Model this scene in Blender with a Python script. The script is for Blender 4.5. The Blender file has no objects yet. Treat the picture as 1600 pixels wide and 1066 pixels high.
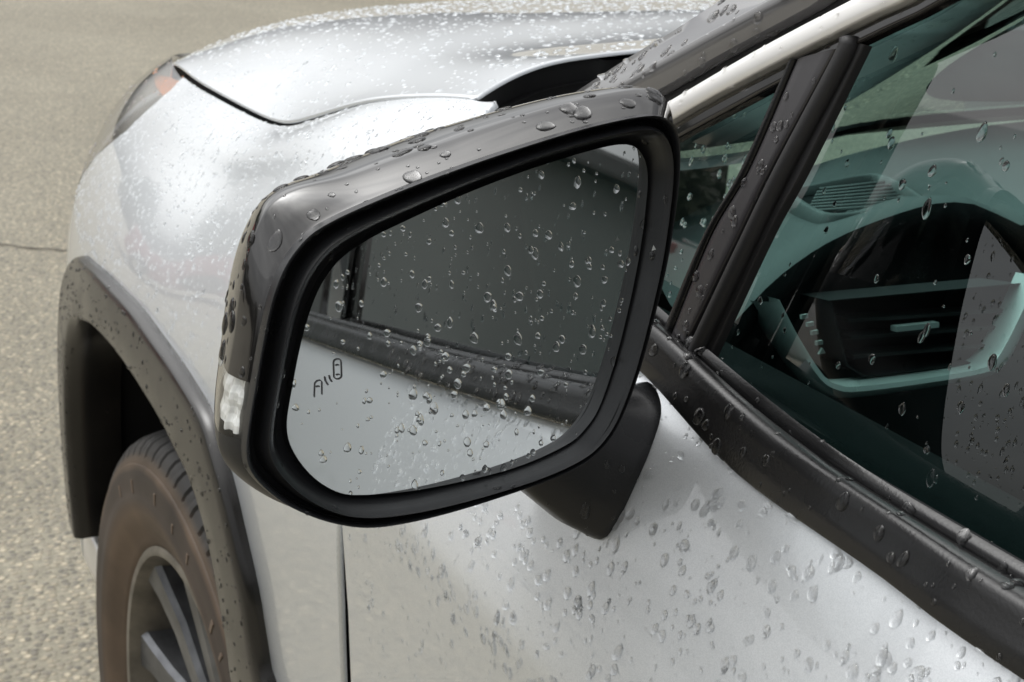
import bpy, bmesh, math, random
import numpy as np
from mathutils import Vector, Matrix
from mathutils.bvhtree import BVHTree
from mathutils.geometry import delaunay_2d_cdt

random.seed(7)
rng = np.random.default_rng(11)
scene = bpy.context.scene
C = bpy.context.collection

# ------------------------------------------------------------------ camera
# world: x = car forward, y = car left, z = up; origin on the ground under the front axle
CAM = np.array([-1.2701, 1.2338, 1.2878])
YAW, PITCH, ROLL, FPX = 0.5103, 0.3362, 0.0609, 2280.0
_f = np.array([math.cos(PITCH) * math.cos(YAW), -math.cos(PITCH) * math.sin(YAW), -math.sin(PITCH)])
_rt = np.cross(_f, [0, 0, 1.0]); _rt /= np.linalg.norm(_rt)
_up = np.cross(_rt, _f)
_r = _rt * math.cos(ROLL) + _up * math.sin(ROLL)
_u = -_rt * math.sin(ROLL) + _up * math.cos(ROLL)
cd = bpy.data.cameras.new('camera')
cam = bpy.data.objects.new('camera', cd)
C.objects.link(cam)
cam.matrix_world = Matrix(((_r[0], _u[0], -_f[0], CAM[0]), (_r[1], _u[1], -_f[1], CAM[1]),
                           (_r[2], _u[2], -_f[2], CAM[2]), (0, 0, 0, 1)))
cd.sensor_width = 36.0
cd.lens = FPX / 1600 * 36
cd.clip_start = 0.02
cd.clip_end = 2000
cd.dof.use_dof = True
cd.dof.focus_distance = 0.62
cd.dof.aperture_fstop = 32.0
scene.camera = cam

# ------------------------------------------------------------------ sky, sun, exposure
SUN_EL, SUN_AZ = math.radians(62), math.radians(60)
world = bpy.data.worlds.new('World')
scene.world = world
world.use_nodes = True
wn, wl = world.node_tree.nodes, world.node_tree.links
bg = wn['Background']
sky = wn.new('ShaderNodeTexSky'); sky.sky_type = 'NISHITA'; sky.sun_disc = False
sky.sun_elevation = SUN_EL; sky.sun_rotation = SUN_AZ
sky.air_density = 1.0; sky.dust_density = 6.0; sky.ozone_density = 1.0
hs = wn.new('ShaderNodeHueSaturation'); hs.inputs['Saturation'].default_value = 0.10
wl.new(sky.outputs[0], hs.inputs['Color'])
tc = wn.new('ShaderNodeTexCoord'); mp = wn.new('ShaderNodeMapping'); mp.inputs['Scale'].default_value = (1, 1, 2.6)
nz = wn.new('ShaderNodeTexNoise'); nz.inputs['Scale'].default_value = 2.3; nz.inputs['Detail'].default_value = 7
nz.inputs['Roughness'].default_value = 0.55
rp = wn.new('ShaderNodeValToRGB')
rp.color_ramp.elements[0].position = 0.30; rp.color_ramp.elements[0].color = (0.52, 0.53, 0.55, 1)
rp.color_ramp.elements[1].position = 0.68; rp.color_ramp.elements[1].color = (1.12, 1.12, 1.10, 1)
mx = wn.new('ShaderNodeMix'); mx.data_type = 'RGBA'; mx.blend_type = 'MULTIPLY'; mx.inputs[0].default_value = 1
wl.new(tc.outputs['Generated'], mp.inputs[0]); wl.new(mp.outputs[0], nz.inputs['Vector'])
wl.new(nz.outputs[0], rp.inputs[0]); wl.new(hs.outputs[0], mx.inputs[6]); wl.new(rp.outputs[0], mx.inputs[7])
# overcast luminance: brighter overhead than at the horizon
sx = wn.new('ShaderNodeSeparateXYZ'); wl.new(tc.outputs['Generated'], sx.inputs[0])
gr = wn.new('ShaderNodeMapRange'); gr.inputs[1].default_value = 0.0; gr.inputs[2].default_value = 1.0; gr.inputs[3].default_value = 0.98; gr.inputs[4].default_value = 1.36
wl.new(sx.outputs[2], gr.inputs[0])
mx2 = wn.new('ShaderNodeMix'); mx2.data_type = 'RGBA'; mx2.blend_type = 'MULTIPLY'; mx2.inputs[0].default_value = 1
wl.new(mx.outputs[2], mx2.inputs[6]); wl.new(gr.outputs[0], mx2.inputs[7])
wl.new(mx2.outputs[2], bg.inputs[0])
bg.inputs[1].default_value = 0.13
sd = bpy.data.lights.new('sun', 'SUN'); sd.energy = 0.5; sd.angle = math.radians(110); sd.color = (1, 0.985, 0.96)
sun = bpy.data.objects.new('sun', sd); C.objects.link(sun)
sdir = Vector((math.cos(SUN_EL) * math.sin(SUN_AZ), math.cos(SUN_EL) * math.cos(SUN_AZ), math.sin(SUN_EL)))
sun.rotation_euler = sdir.to_track_quat('Z', 'Y').to_euler()
scene.view_settings.view_transform = 'Standard'
scene.view_settings.look = 'None'
scene.view_settings.exposure = 0.53
scene.view_settings.gamma = 1
scene.cycles.max_bounces = 14
scene.cycles.transmission_bounces = 10
scene.cycles.transparent_max_bounces = 16
scene.cycles.glossy_bounces = 6
scene.cycles.use_denoising = True

# ------------------------------------------------------------------ helpers
def ray(px, py):
    d = _f + _r * (px - 800) / FPX - _u * (py - 533) / FPX
    return d / np.linalg.norm(d)
def at(px, py, ax, v):
    d = ray(px, py); i = 'xyz'.index(ax)
    return CAM + (v - CAM[i]) / d[i] * d
def on_plane(px, py, p0, n):
    d = ray(px, py); n = np.asarray(n, float)
    return CAM + np.dot(np.asarray(p0) - CAM, n) / np.dot(d, n) * d
def project(p):
    d = np.asarray(p) - CAM
    z = d @ _f
    return np.stack([800 + FPX * (d @ _r) / z, 533 - FPX * (d @ _u) / z], -1), z
def unit(v):
    v = np.asarray(v, float)
    return v / np.maximum(np.linalg.norm(v, axis=-1, keepdims=True), 1e-12)

def tag(o, label=None, cat=None, group=None, kind=None):
    if label: o['label'] = label
    if cat: o['category'] = cat
    if group: o['group'] = group
    if kind: o['kind'] = kind
    return o
def empty(name, loc=(0, 0, 0)):
    o = bpy.data.objects.new(name, None); C.objects.link(o); o.location = loc
    o.empty_display_size = 0.1
    return o
def mesh_obj(name, verts, faces, mat, parent=None, smooth=True, normals=None, auto=None):
    me = bpy.data.meshes.new(name)
    me.from_pydata([tuple(map(float, v)) for v in verts], [], [tuple(int(i) for i in f) for f in faces])
    me.validate()
    if smooth:
        me.polygons.foreach_set('use_smooth', [True] * len(me.polygons))
    if normals is not None and len(normals) == len(me.vertices):
        me.normals_split_custom_set_from_vertices([tuple(map(float, n)) for n in normals])
    me.materials.append(mat)
    o = bpy.data.objects.new(name, me); C.objects.link(o)
    if parent is not None:
        o.parent = parent
        o.matrix_parent_inverse = Matrix.Translation(-sum_loc(parent))
    if auto is not None:
        set_sharp(me, auto)
    return o
def sum_loc(p):
    v = Vector((0, 0, 0))
    while p is not None:
        v = v + p.location; p = p.parent
    return v
def set_sharp(me, deg):
    bm = bmesh.new(); bm.from_mesh(me)
    for e in bm.edges:
        if len(e.link_faces) == 2 and e.calc_face_angle(0) > math.radians(deg):
            e.smooth = False
    bm.to_mesh(me); bm.free()

class MB:
    """collects shapes into one mesh"""
    def __init__(s): s.v = []; s.f = []
    def add(s, v, f):
        k = len(s.v); s.v += [tuple(map(float, p)) for p in v]; s.f += [tuple(int(i) + k for i in q) for q in f]; return s
    def box(s, c, d, M=None, bev=0.0):
        bm = bmesh.new(); bmesh.ops.create_cube(bm, size=1)
        for v in bm.verts: v.co = Vector((v.co.x * d[0], v.co.y * d[1], v.co.z * d[2]))
        if bev: bmesh.ops.bevel(bm, geom=list(bm.edges), offset=bev, segments=2, affect='EDGES', profile=0.7)
        bm.verts.index_update()
        vs = [((M @ v.co) if M else v.co) + Vector(c) for v in bm.verts]
        s.add(vs, [[v.index for v in f.verts] for f in bm.faces]); bm.free(); return s
    def loft(s, rings, closed=True, cap0=False, cap1=False):
        n = len(rings[0]); v = [p for r in rings for p in r]; f = []
        for a in range(len(rings) - 1):
            for i in range(n if closed else n - 1):
                j = (i + 1) % n
                f.append((a * n + i, a * n + j, (a + 1) * n + j, (a + 1) * n + i))
        if cap0: f.append(tuple(range(n))[::-1])
        if cap1: f.append(tuple((len(rings) - 1) * n + i for i in range(n)))
        return s.add(v, f)
    def tube(s, pts, rad, n=10, caps=True):
        pts = [Vector(tuple(map(float, p))) for p in pts]
        rad = rad if hasattr(rad, '__len__') else [rad] * len(pts)
        rings = []; prev = None
        for i, p in enumerate(pts):
            t = (pts[min(i + 1, len(pts) - 1)] - pts[max(i - 1, 0)]).normalized()
            if prev is None:
                a = t.orthogonal().normalized()
            else:
                a = (prev - t * prev.dot(t)).normalized()
            prev = a; b = t.cross(a)
            rings.append([p + (a * math.cos(2 * math.pi * k / n) + b * math.sin(2 * math.pi * k / n)) * rad[i] for k in range(n)])
        return s.loft(rings, True, caps, caps)
    def obj(s, name, mat, parent=None, smooth=True, auto=None):
        return mesh_obj(name, s.v, s.f, mat, parent, smooth, None, auto)

def resample(pts, n, closed=True):
    """smooth closed Catmull-Rom curve through pts, n equally spaced samples"""
    P = np.asarray(pts, float); m = len(P); out = []
    segs = m if closed else m - 1
    for i in range(segs):
        if closed: p0, p1, p2, p3 = P[(i - 1) % m], P[i], P[(i + 1) % m], P[(i + 2) % m]
        else: p0, p1, p2, p3 = P[max(i - 1, 0)], P[i], P[i + 1], P[min(i + 2, m - 1)]
        for t in np.linspace(0, 1, 24, endpoint=False):
            out.append(0.5 * ((2 * p1) + (-p0 + p2) * t + (2 * p0 - 5 * p1 + 4 * p2 - p3) * t * t + (-p0 + 3 * p1 - 3 * p2 + p3) * t ** 3))
    if closed: out.append(out[0])
    else: out.append(P[-1])
    out = np.array(out)
    L = np.concatenate([[0], np.cumsum(np.linalg.norm(np.diff(out, axis=0), axis=1))])
    q = np.linspace(0, L[-1], n, endpoint=not closed)
    return np.stack([np.interp(q, L, out[:, k]) for k in range(out.shape[1])], 1)

# --- materials
def mat_new(name):
    m = bpy.data.materials.new(name); m.use_nodes = True
    return m, m.node_tree.nodes, m.node_tree.links, m.node_tree.nodes['Principled BSDF']
def simple(name, col, rough=0.5, metal=0.0, coat=0.0, spec=0.5, noise=0.0, nscale=40, bump=0.0, bscale=300, trans=0.0, ior=1.45, coatr=0.03, rnoise=0.0):
    m, n, l, b = mat_new(name)
    b.inputs['Base Color'].default_value = (*col, 1)
    b.inputs['Roughness'].default_value = rough; b.inputs['Metallic'].default_value = metal
    b.inputs['Coat Weight'].default_value = coat; b.inputs['Coat Roughness'].default_value = coatr
    b.inputs['Specular IOR Level'].default_value = spec
    b.inputs['Transmission Weight'].default_value = trans; b.inputs['IOR'].default_value = ior
    t = n.new('ShaderNodeTexCoord')
    if noise or rnoise:
        x = n.new('ShaderNodeTexNoise'); x.inputs['Scale'].default_value = nscale; x.inputs['Detail'].default_value = 6
        l.new(t.outputs['Object'], x.inputs['Vector'])
        if noise:
            r = n.new('ShaderNodeValToRGB')
            r.color_ramp.elements[0].position = 0.3; r.color_ramp.elements[1].position = 0.7
            r.color_ramp.elements[0].color = (*[c * (1 - noise) for c in col], 1)
            r.color_ramp.elements[1].color = (*[min(1, c * (1 + noise)) for c in col], 1)
            l.new(x.outputs[0], r.inputs[0]); l.new(r.outputs[0], b.inputs['Base Color'])
        if rnoise:
            r = n.new('ShaderNodeMapRange'); r.inputs[3].default_value = max(0, rough - rnoise); r.inputs[4].default_value = rough + rnoise
            r.inputs[1].default_value = 0.3; r.inputs[2].default_value = 0.7
            l.new(x.outputs[0], r.inputs[0]); l.new(r.outputs[0], b.inputs['Roughness'])
    if bump:
        x = n.new('ShaderNodeTexNoise'); x.inputs['Scale'].default_value = bscale; x.inputs['Detail'].default_value = 3
        l.new(t.outputs['Object'], x.inputs['Vector'])
        bp = n.new('ShaderNodeBump'); bp.inputs['Strength'].default_value = bump; bp.inputs['Distance'].default_value = 0.001
        l.new(x.outputs[0], bp.inputs['Height']); l.new(bp.outputs[0], b.inputs['Normal'])
    return m

def paint_material():
    m, n, l, b = mat_new('silver_paint')
    t = n.new('ShaderNodeTexCoord')
    vo = n.new('ShaderNodeTexVoronoi'); vo.inputs['Scale'].default_value = 2600
    l.new(t.outputs['Object'], vo.inputs['Vector'])
    r = n.new('ShaderNodeValToRGB')
    r.color_ramp.elements[0].color = (0.67, 0.70, 0.725, 1); r.color_ramp.elements[1].color = (0.77, 0.80, 0.825, 1)
    sep = n.new('ShaderNodeSeparateColor'); l.new(vo.outputs['Color'], sep.inputs[0]); l.new(sep.outputs[0], r.inputs[0])
    l.new(r.outputs[0], b.inputs['Base Color'])
    b.inputs['Metallic'].default_value = 0.58; b.inputs['Roughness'].default_value = 0.38
    b.inputs['Coat Weight'].default_value = 1.0; b.inputs['Coat Roughness'].default_value = 0.02; b.inputs['Coat IOR'].default_value = 1.5
    return m
M = {}
M['paint'] = paint_material()
M['black'] = simple('deep_black', (0.008, 0.008, 0.009), 0.7)
M['gloss'] = simple('gloss_black', (0.012, 0.011, 0.011), 0.06, coat=0.7, rnoise=0.03, nscale=25)
M['plastic'] = simple('satin_black_plastic', (0.014, 0.0145, 0.016), 0.33, bump=0.05, bscale=900, rnoise=0.08, nscale=30)
M['matte'] = simple('grained_black_plastic', (0.022, 0.022, 0.022), 0.5, bump=0.25, bscale=1400, rnoise=0.1, nscale=20)
M['clad'] = simple('cladding_plastic', (0.016, 0.0145, 0.013), 0.20, spec=0.7, noise=0.25, nscale=14, bump=0.1, bscale=1200, rnoise=0.1)
M['pillar'] = simple('pillar_gloss_grey_black', (0.10, 0.098, 0.10), 0.10, coat=1.0, spec=1.0, rnoise=0.04, nscale=20)  # grey lift in the base colour stands in for reflected sky
M['bar'] = simple('division_bar_satin', (0.035, 0.033, 0.036), 0.26, spec=0.8)
M['rubber'] = simple('rubber', (0.015, 0.015, 0.016), 0.55, bump=0.1, bscale=500)
M['mould'] = simple('belt_moulding_plastic', (0.012, 0.012, 0.0125), 0.25, bump=0.1, bscale=800, rnoise=0.08)
M['trimsilver'] = simple('satin_silver_trim', (0.85, 0.84, 0.82), 0.30, metal=0.6, coat=0.3)
M['mirror'] = simple('mirror_silver', (0.93, 0.955, 0.95), 0.0, metal=1.0)

# ------------------------------------------------------------------ B-spline skins
def bspline_matrix(n, t):
    """clamped uniform cubic basis: returns weights for parameter t in [0,n-1] over n control points"""
    kn = np.concatenate([[0] * 3, np.linspace(0, n - 3, n - 2), [n - 3] * 3])
    t = np.clip(np.asarray(t, float), 0, n - 3 - 1e-9)
    N = np.zeros((len(t), len(kn) - 1))
    for i in range(len(kn) - 1):
        N[:, i] = (t >= kn[i]) & (t < kn[i + 1])
    for d in range(1, 4):
        Nn = np.zeros((len(t), len(kn) - 1 - d))
        for i in range(len(kn) - 1 - d):
            a = kn[i + d] - kn[i]; b = kn[i + d + 1] - kn[i + 1]
            if a > 0: Nn[:, i] += (t - kn[i]) / a * N[:, i]
            if b > 0: Nn[:, i] += (kn[i + d + 1] - t) / b * N[:, i + 1]
        N = Nn
    return N
class Skin:
    def __init__(s, net, nu=160, nv=90, flip=False):
        s.net = np.asarray(net, float); s.a, s.b = s.net.shape[:2]
        s.U, s.V = s.a - 3, s.b - 3
        s.flip = flip
        uu = np.linspace(0, s.U, nu); vv = np.linspace(0, s.V, nv)
        g = np.array([(u, v) for u in uu for v in vv])
        s.uv = g; s.P = s.ev(g)
        F = [(i * nv + j, i * nv + j + 1, (i + 1) * nv + j + 1, (i + 1) * nv + j) for i in range(nu - 1) for j in range(nv - 1)]
        T = []
        for f in F: T += [(f[0], f[1], f[2]), (f[0], f[2], f[3])]
        s.F, s.T = F, T
        s.bvh = BVHTree.FromPolygons([tuple(p) for p in s.P], T)
    def ev(s, uv):
        uv = np.asarray(uv, float)
        A = bspline_matrix(s.a, uv[:, 0]); B = bspline_matrix(s.b, uv[:, 1])
        return np.einsum('ni,nj,ijk->nk', A, B, s.net)
    def nrm(s, uv):
        uv = np.asarray(uv, float); e = 1e-3
        lo = np.array([0, 0]); hi = np.array([s.U, s.V])
        du = s.ev(np.clip(uv + [e, 0], lo, hi)) - s.ev(np.clip(uv - [e, 0], lo, hi))
        dv = s.ev(np.clip(uv + [0, e], lo, hi)) - s.ev(np.clip(uv - [0, e], lo, hi))
        n = unit(np.cross(du, dv))
        return -n if s.flip else n
    def _bary(s, idx, p):
        a, b, c = [s.P[i] for i in s.T[idx]]; ua, ub, uc = [s.uv[i] for i in s.T[idx]]
        m = np.stack([b - a, c - a], 1); k, *_ = np.linalg.lstsq(m, p - a, rcond=None)
        return ua + k[0] * (ub - ua) + k[1] * (uc - ua)
    def hit(s, px, py):
        d = ray(px, py)
        loc, n, i, dist = s.bvh.ray_cast(Vector(CAM), Vector(d))
        if loc is None:
            return None
        return s._bary(i, np.array(loc))
    def near(s, p):
        loc, n, i, dist = s.bvh.find_nearest(Vector(tuple(map(float, p))))
        return s._bary(i, np.array(loc))
    def hits(s, pts):
        out = []
        for p in pts:
            h = s.hit(*p)
            if h is None:
                # nearest approach: march along the ray
                d = ray(*p); best = None
                for t in np.linspace(0.4, 4, 120):
                    q = CAM + d * t
                    loc, n, i, dist = s.bvh.find_nearest(Vector(q))
                    if best is None or dist < best[0]: best = (dist, i, np.array(loc))
                h = s._bary(best[1], best[2])
            out.append(h)
        return np.array(out)

def densify(poly, step, closed=True):
    P = np.asarray(poly, float); out = []
    for i in range(len(P) if closed else len(P) - 1):
        a, b = P[i], P[(i + 1) % len(P)]
        k = max(1, int(np.ceil(np.linalg.norm(b - a) / step)))
        for t in range(k): out.append(a + (b - a) * t / k)
    if not closed: out.append(P[-1])
    return np.array(out)

def panel(name, skin, uvpoly, mat, parent, step=0.12, offset=0.0, lip=0.008, grid=0.12, disp=None):
    """cut a panel out of a skin: polygon in the skin's own coordinates, with a rolled edge"""
    B = densify(uvpoly, step)
    area = 0.5 * np.sum(B[:, 0] * np.roll(B[:, 1], -1) - np.roll(B[:, 0], -1) * B[:, 1])
    if area < 0: B = B[::-1]
    nb = len(B)
    lo, hi = B.min(0), B.max(0)
    gu, gv = np.meshgrid(np.arange(lo[0], hi[0], grid), np.arange(lo[1], hi[1], grid), indexing='ij')
    G = np.stack([gu.ravel(), gv.ravel()], 1)
    # inside test and distance from the boundary
    x, y = G[:, 0], G[:, 1]; ins = np.zeros(len(G), bool); mind = np.full(len(G), 9.0)
    for i in range(nb):
        (x0, y0), (x1, y1) = B[i], B[(i + 1) % nb]
        c = ((y0 > y) != (y1 > y))
        with np.errstate(divide='ignore', invalid='ignore'):
            ins ^= c & (x < (x1 - x0) * (y - y0) / (y1 - y0 + 1e-15) + x0)
        dx, dy = x1 - x0, y1 - y0; L = dx * dx + dy * dy + 1e-15
        t = np.clip(((x - x0) * dx + (y - y0) * dy) / L, 0, 1)
        mind = np.minimum(mind, np.hypot(x - x0 - t * dx, y - y0 - t * dy))
    G = G[ins & (mind > grid * 0.35)]
    V2 = [Vector(p) for p in np.vstack([B, G])]
    vo, eo, fo, *_ = delaunay_2d_cdt(V2, [(i, (i + 1) % nb) for i in range(nb)], [list(range(nb))], 1, 1e-7)
    uv = np.array([tuple(v) for v in vo])
    P = skin.ev(uv); N = skin.nrm(uv)
    if disp is not None: P = P + N * disp(P)[:, None]
    P = P + N * offset
    faces = [tuple(f) for f in fo]
    # orient to the normal
    fl = []
    for f in faces:
        a, b, c = P[f[0]], P[f[1]], P[f[2]]
        fl.append(f if np.dot(np.cross(b - a, c - a), N[f[0]]) > 0 else f[::-1])
    verts = list(P); norms = list(N)
    if lip:
        # ordered boundary
        nxt = {}
        cnt = {}
        for f in fl:
            for i in range(len(f)):
                e = (f[i], f[(i + 1) % len(f)]); cnt[e] = 1
        for e in cnt:
            if (e[1], e[0]) not in cnt: nxt[e[0]] = e[1]
        start = next(iter(nxt)); loop = [start]; k = nxt[start]
        while k != start and k in nxt and len(loop) < 100000: loop.append(k); k = nxt[k]
        Lp = P[loop]; Ln = N[loop]
        tan = unit(np.roll(Lp, -1, 0) - np.roll(Lp, 1, 0))
        outd = unit(np.cross(tan, Ln))
        prev = loop
        for (o, d, w) in ((0.0008, 0.0003, 0.45), (0.0014, 0.0012, 1.2), (0.0016, 0.0026, 6.0), (0.0016, lip, 60.0)):
            ring = Lp + outd * o - Ln * d; base = len(verts)
            verts += list(ring); norms += list(unit(Ln + outd * w))
            n_ = len(loop)
            for i in range(n_):
                j = (i + 1) % n_
                fl.append((prev[i], base + i, base + j, prev[j]))
            prev = list(range(base, base + n_))
    return mesh_obj(name, verts, fl, mat, parent, True, norms)

# ------------------------------------------------------------------ the car: skins
XS = [1.0, .95, .75, .52, .30, .05, -.08, -.20, -.32, -.45, -.60]
SEC = [
 [(.30, .925), (.36, .91), (.41, .885), (.45, .85), (.48, .80), (.50, .74), (.51, .67), (.515, .58), (.51, .48), (.50, .36)],
 [(.45, .935), (.50, .92), (.55, .89), (.59, .85), (.62, .80), (.64, .74), (.65, .67), (.655, .58), (.65, .48), (.63, .36)],
 [(.655, .972), (.695, .952), (.735, .915), (.765, .870), (.788, .815), (.802, .76), (.808, .69), (.81, .60), (.81, .48), (.80, .36)],
 [(.742, 1.004), (.776, .986), (.810, .952), (.838, .905), (.862, .85), (.876, .79), (.878, .72), (.885, .62), (.885, .5), (.875, .36)],
 [(.768, 1.030), (.80, 1.012), (.836, .978), (.868, .935), (.895, .885), (.912, .835), (.92, .77), (.92, .67), (.915, .53), (.905, .36)],
 [(.782, 1.033), (.812, 1.020), (.848, .992), (.88, .955), (.908, .91), (.927, .865), (.935, .80), (.932, .69), (.922, .54), (.91, .36)],
 [(.785, 1.041), (.815, 1.028), (.850, 1.000), (.882, .962), (.910, .917), (.928, .87), (.936, .80), (.932, .69), (.920, .54), (.91, .36)],
 [(.787, 1.076), (.817, 1.060), (.852, 1.028), (.884, .985), (.911, .932), (.928, .876), (.936, .805), (.93, .70), (.918, .55), (.91, .36)],
 [(.789, 1.107), (.817, 1.092), (.851, 1.056), (.882, 1.008), (.911, .950), (.929, .892), (.931, .812), (.923, .70), (.912, .55), (.91, .36)],
 [(.79, 1.135), (.818, 1.12), (.85, 1.083), (.88, 1.03), (.914, .965), (.928, .905), (.925, .82), (.914, .71), (.908, .56), (.91, .36)],
 [(.79, 1.16), (.818, 1.145), (.85, 1.105), (.88, 1.05), (.914, .970), (.928, .905), (.922, .82), (.912, .71), (.906, .56), (.91, .36)],
]
GAP_Y = ([250, 270, 300, 340, 390, 430, 450, 475, 520, 560, 600, 660, 715, 744, 790],
         [.735, .745, .772, .785, .795, .803, .806, .806, .803, .80, .797, .793, .79, .79, .79])
def gap3(pts, dy=0.0):
    return np.array([at(px, py, 'y', np.interp(px, *GAP_Y) + dy) for px, py in pts])
FG = gap3([(288, 124), (330, 147), (380, 174), (420, 193), (447, 198), (475, 192), (520, 177), (560, 164), (600, 156), (660, 151), (715, 151.5), (744, 155), (775, 162)], .003)
SA = np.array(SEC)
def sec_at(x):
    i = np.argsort(XS); xs = np.array(XS)[i]
    return np.array([[np.interp(x, xs, SA[i, k, c]) for c in range(2)] for k in range(SA.shape[1])])
fnet = []
for x, sct in zip(XS[:4], SEC[:4]):
    fnet.append([(x, y, z) for y, z in sct])
for E_ in FG:
    sct = sec_at(E_[0])
    row = [tuple(E_), (E_[0], E_[1] + .030, E_[2] - .012)]
    d = E_[2] - sct[0][1]
    row += [(E_[0], sct[k][0], sct[k][1] + d * {2: .75, 3: .5, 4: .25, 5: .1}.get(k, 0)) for k in range(2, 10)]
    fnet.append(row)
fnet.append([(-.60, y, z) for y, z in SEC[-1]])
fender_skin = Skin(fnet, 200, 110)
if fender_skin.nrm(np.array([[3.0, 3.0]]))[0][1] < 0: fender_skin.flip = True
print('FG', np.round(FG, 3).tolist())

DX = [-.40, -.52, -.65, -.80, -1.0, -1.3, -1.7, -2.2, -2.7, -3.1]
def door_sec(x):
    k = max(0.0, min(1.0, (-x - .65) / 0.6)); dy = .012 * k - 0.02 * max(0, -x - 1.9) ** 2; dz = -.010 * k + .03 * max(0, -x - 1.2)
    return [(x, y + dy, z + (dz if z > .9 else 0)) for (y, z) in
            [(.852, 1.066), (.858, 1.0635), (.866, 1.058), (.880, 1.040), (.897, 1.005), (.914, .965), (.9265, .934), (.9285, .922), (.926, .880), (.919, .80), (.911, .70), (.906, .58), (.908, .45), (.91, .33)]]
door_skin = Skin([door_sec(x) for x in DX], 170, 110)
if door_skin.nrm(np.array([[3.0, 4.0]]))[0][1] < 0: door_skin.flip = True

# hood: left shut line traced along the fender, crowned across
HG = gap3([(270, 90), (300, 118), (340, 141), (390, 168), (426, 185), (450, 189), (475, 183), (520, 168), (560, 156), (600, 149), (660, 145.5), (715, 146), (744, 150)])
HR = np.array([at(px, py, 'y', y) for px, py, y in [(764, 133, .765), (800, 114, .72), (850, 97, .65), (900, 89, .56), (940, 87, .48), (985, 87, .40)]])
print('HG', np.round(HG, 3).tolist()); print('HR', np.round(HR, 3).tolist())

exec_stop = False
car = empty('sport_utility_vehicle', (0, 0, 0))
tag(car, 'silver sport utility vehicle beaded with rain, close by the camera', 'car')

# ---- hood
HR_Y = [(764, 133, .765), (800, 114, .738), (850, 97, .71), (900, 89, .68), (940, 87, .655), (985, 87, .62)]
HRE = np.array([at(px, py, 'y', y) for px, py, y in HR_Y])
ts = np.array([0, .2, .45, .64, .74, .80, .84, .88, .92, .96, 1]); ts = np.concatenate([-ts[:0:-1], ts])
nh = len(HG); hl = np.concatenate([[0], np.cumsum(np.linalg.norm(np.diff(HG, axis=0), axis=1))]); hl /= hl[-1]
hood_net = []
for k in range(nh):
    s_ = hl[k]; E_ = HG[k]
    xc = .88 + (-.315 - .88) * s_
    zc = np.interp(xc, [-.32, -.1, .1, .3, .5, .7, .88], [1.150, 1.131, 1.112, 1.094, 1.072, 1.048, 1.012])
    p = 2.8 + 4.5 * s_
    row = []
    for t in ts:
        a = abs(t)
        zt = np.interp(E_[0], [HG[-1][0], HG[0][0]], [HG[-1][2], HG[0][2]]) + .012 * math.sin(math.pi * s_)
        crease = .004 * (1 / (1 + math.exp((a - .70) / .03)))
        row.append((xc + (E_[0] - xc) * a ** p, t * E_[1], zc + (zt - zc) * a ** 3.0 + (E_[2] - zt) * a ** 11 + crease * (1 - a)))
    w = min(1, max(0, (s_ - .72) / .28)); w = w * w * (3 - 2 * w)
    ra = [0, .5, .785, .829, .861, .899, .934, .968, 1]
    rx = [-.315, -.320, -.332, -.346, -.351, -.357, -.362, -.380, -.408]; rz = [1.150, 1.146, 1.137, 1.1365, 1.1365, 1.1335, 1.1275, 1.1215, 1.120]
    ox = np.interp(abs(ts), ra, rx); oz = np.interp(abs(ts), ra, rz)
    xr = HG[-1][0]
    row = [(p_[0] * (1 - w) + (o1 + (E_[0] - xr)) * w, p_[1], p_[2] * (1 - w) + (o2 + (E_[2] - HG[-1][2])) * w) for p_, o1, o2 in zip(row, ox, oz)]
    hood_net.append(row)
# roll the leading edge down
r0 = np.array(hood_net[0]); lead = r0 + np.array([.012, 0, -.012]); lead2 = r0 + np.array([.016, 0, -.03])
hood_skin = Skin([lead2.tolist(), lead.tolist()] + hood_net, 150, 160)
if hood_skin.nrm(np.array([[3.0, 4.0]]))[0][2] < 0: hood_skin.flip = True
U_, V_ = hood_skin.U, hood_skin.V
hood = panel('hood', hood_skin, [(0, 0), (U_, 0), (U_, V_), (0, V_)], M['paint'], car, step=.1, grid=.12, lip=.0032)

# ---- black sheet under the hood, standing in for shade in the shut lines
hq = hood_skin
inner = mesh_obj('gap_shade_sheet', hq.P - hq.nrm(hq.uv) * .016 - np.array([0, 0, .004]), hq.F, M['black'], car)

# ---- arch line on the fender
ARCH_OUT_PX = [(150, 410), (174, 430), (219, 475), (257, 525), (296, 580), (334, 644), (352, 700), (370, 765), (388, 845), (407, 930), (426, 1049)]
ao = fender_skin.ev(fender_skin.hits(ARCH_OUT_PX))
print('arch out', np.round(ao, 3).tolist())
ARCH_IN_PX = [(138, 502), (158, 512), (186, 541), (219, 586), (248, 631), (267, 663), (283, 695), (309, 747), (328, 804), (344, 869), (354, 927), (366, 997), (373, 1060)]
ai = fender_skin.ev(fender_skin.hits(ARCH_IN_PX))
print('arch in', np.round(ai, 3).tolist())
dg = door_skin.ev(door_skin.hits([(510, 1066), (519, 940), (530, 823)]))
print('door gap', np.round(dg, 3).tolist())
def skin_y(skin, x, z):
    """lateral position of the skin at a given x, z"""
    loc, n, i, d = skin.bvh.ray_cast(Vector((x, 2.0, z)), Vector((0, -1, 0)))
    return (np.array(loc), np.array(n)) if loc is not None else (np.array([x, .9, z]), np.array([0, 1.0, 0]))
AO = [(.435, .44), (.432, .52), (.420, .60), (.395, .68), (.350, .755), (.300, .805), (.235, .840)] + [(p[0], p[2]) for p in ao] + [(-.405, .66), (-.412, .58), (-.416, .50), (-.418, .42)]
AI = [(.372, .44), (.370, .52), (.358, .58), (.338, .64), (.310, .69), (.272, .735), (.225, .770)] + [(p[0], p[2]) for p in ai] + [(-.316, .60), (-.320, .55), (-.325, .48), (-.330, .42)]
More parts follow.
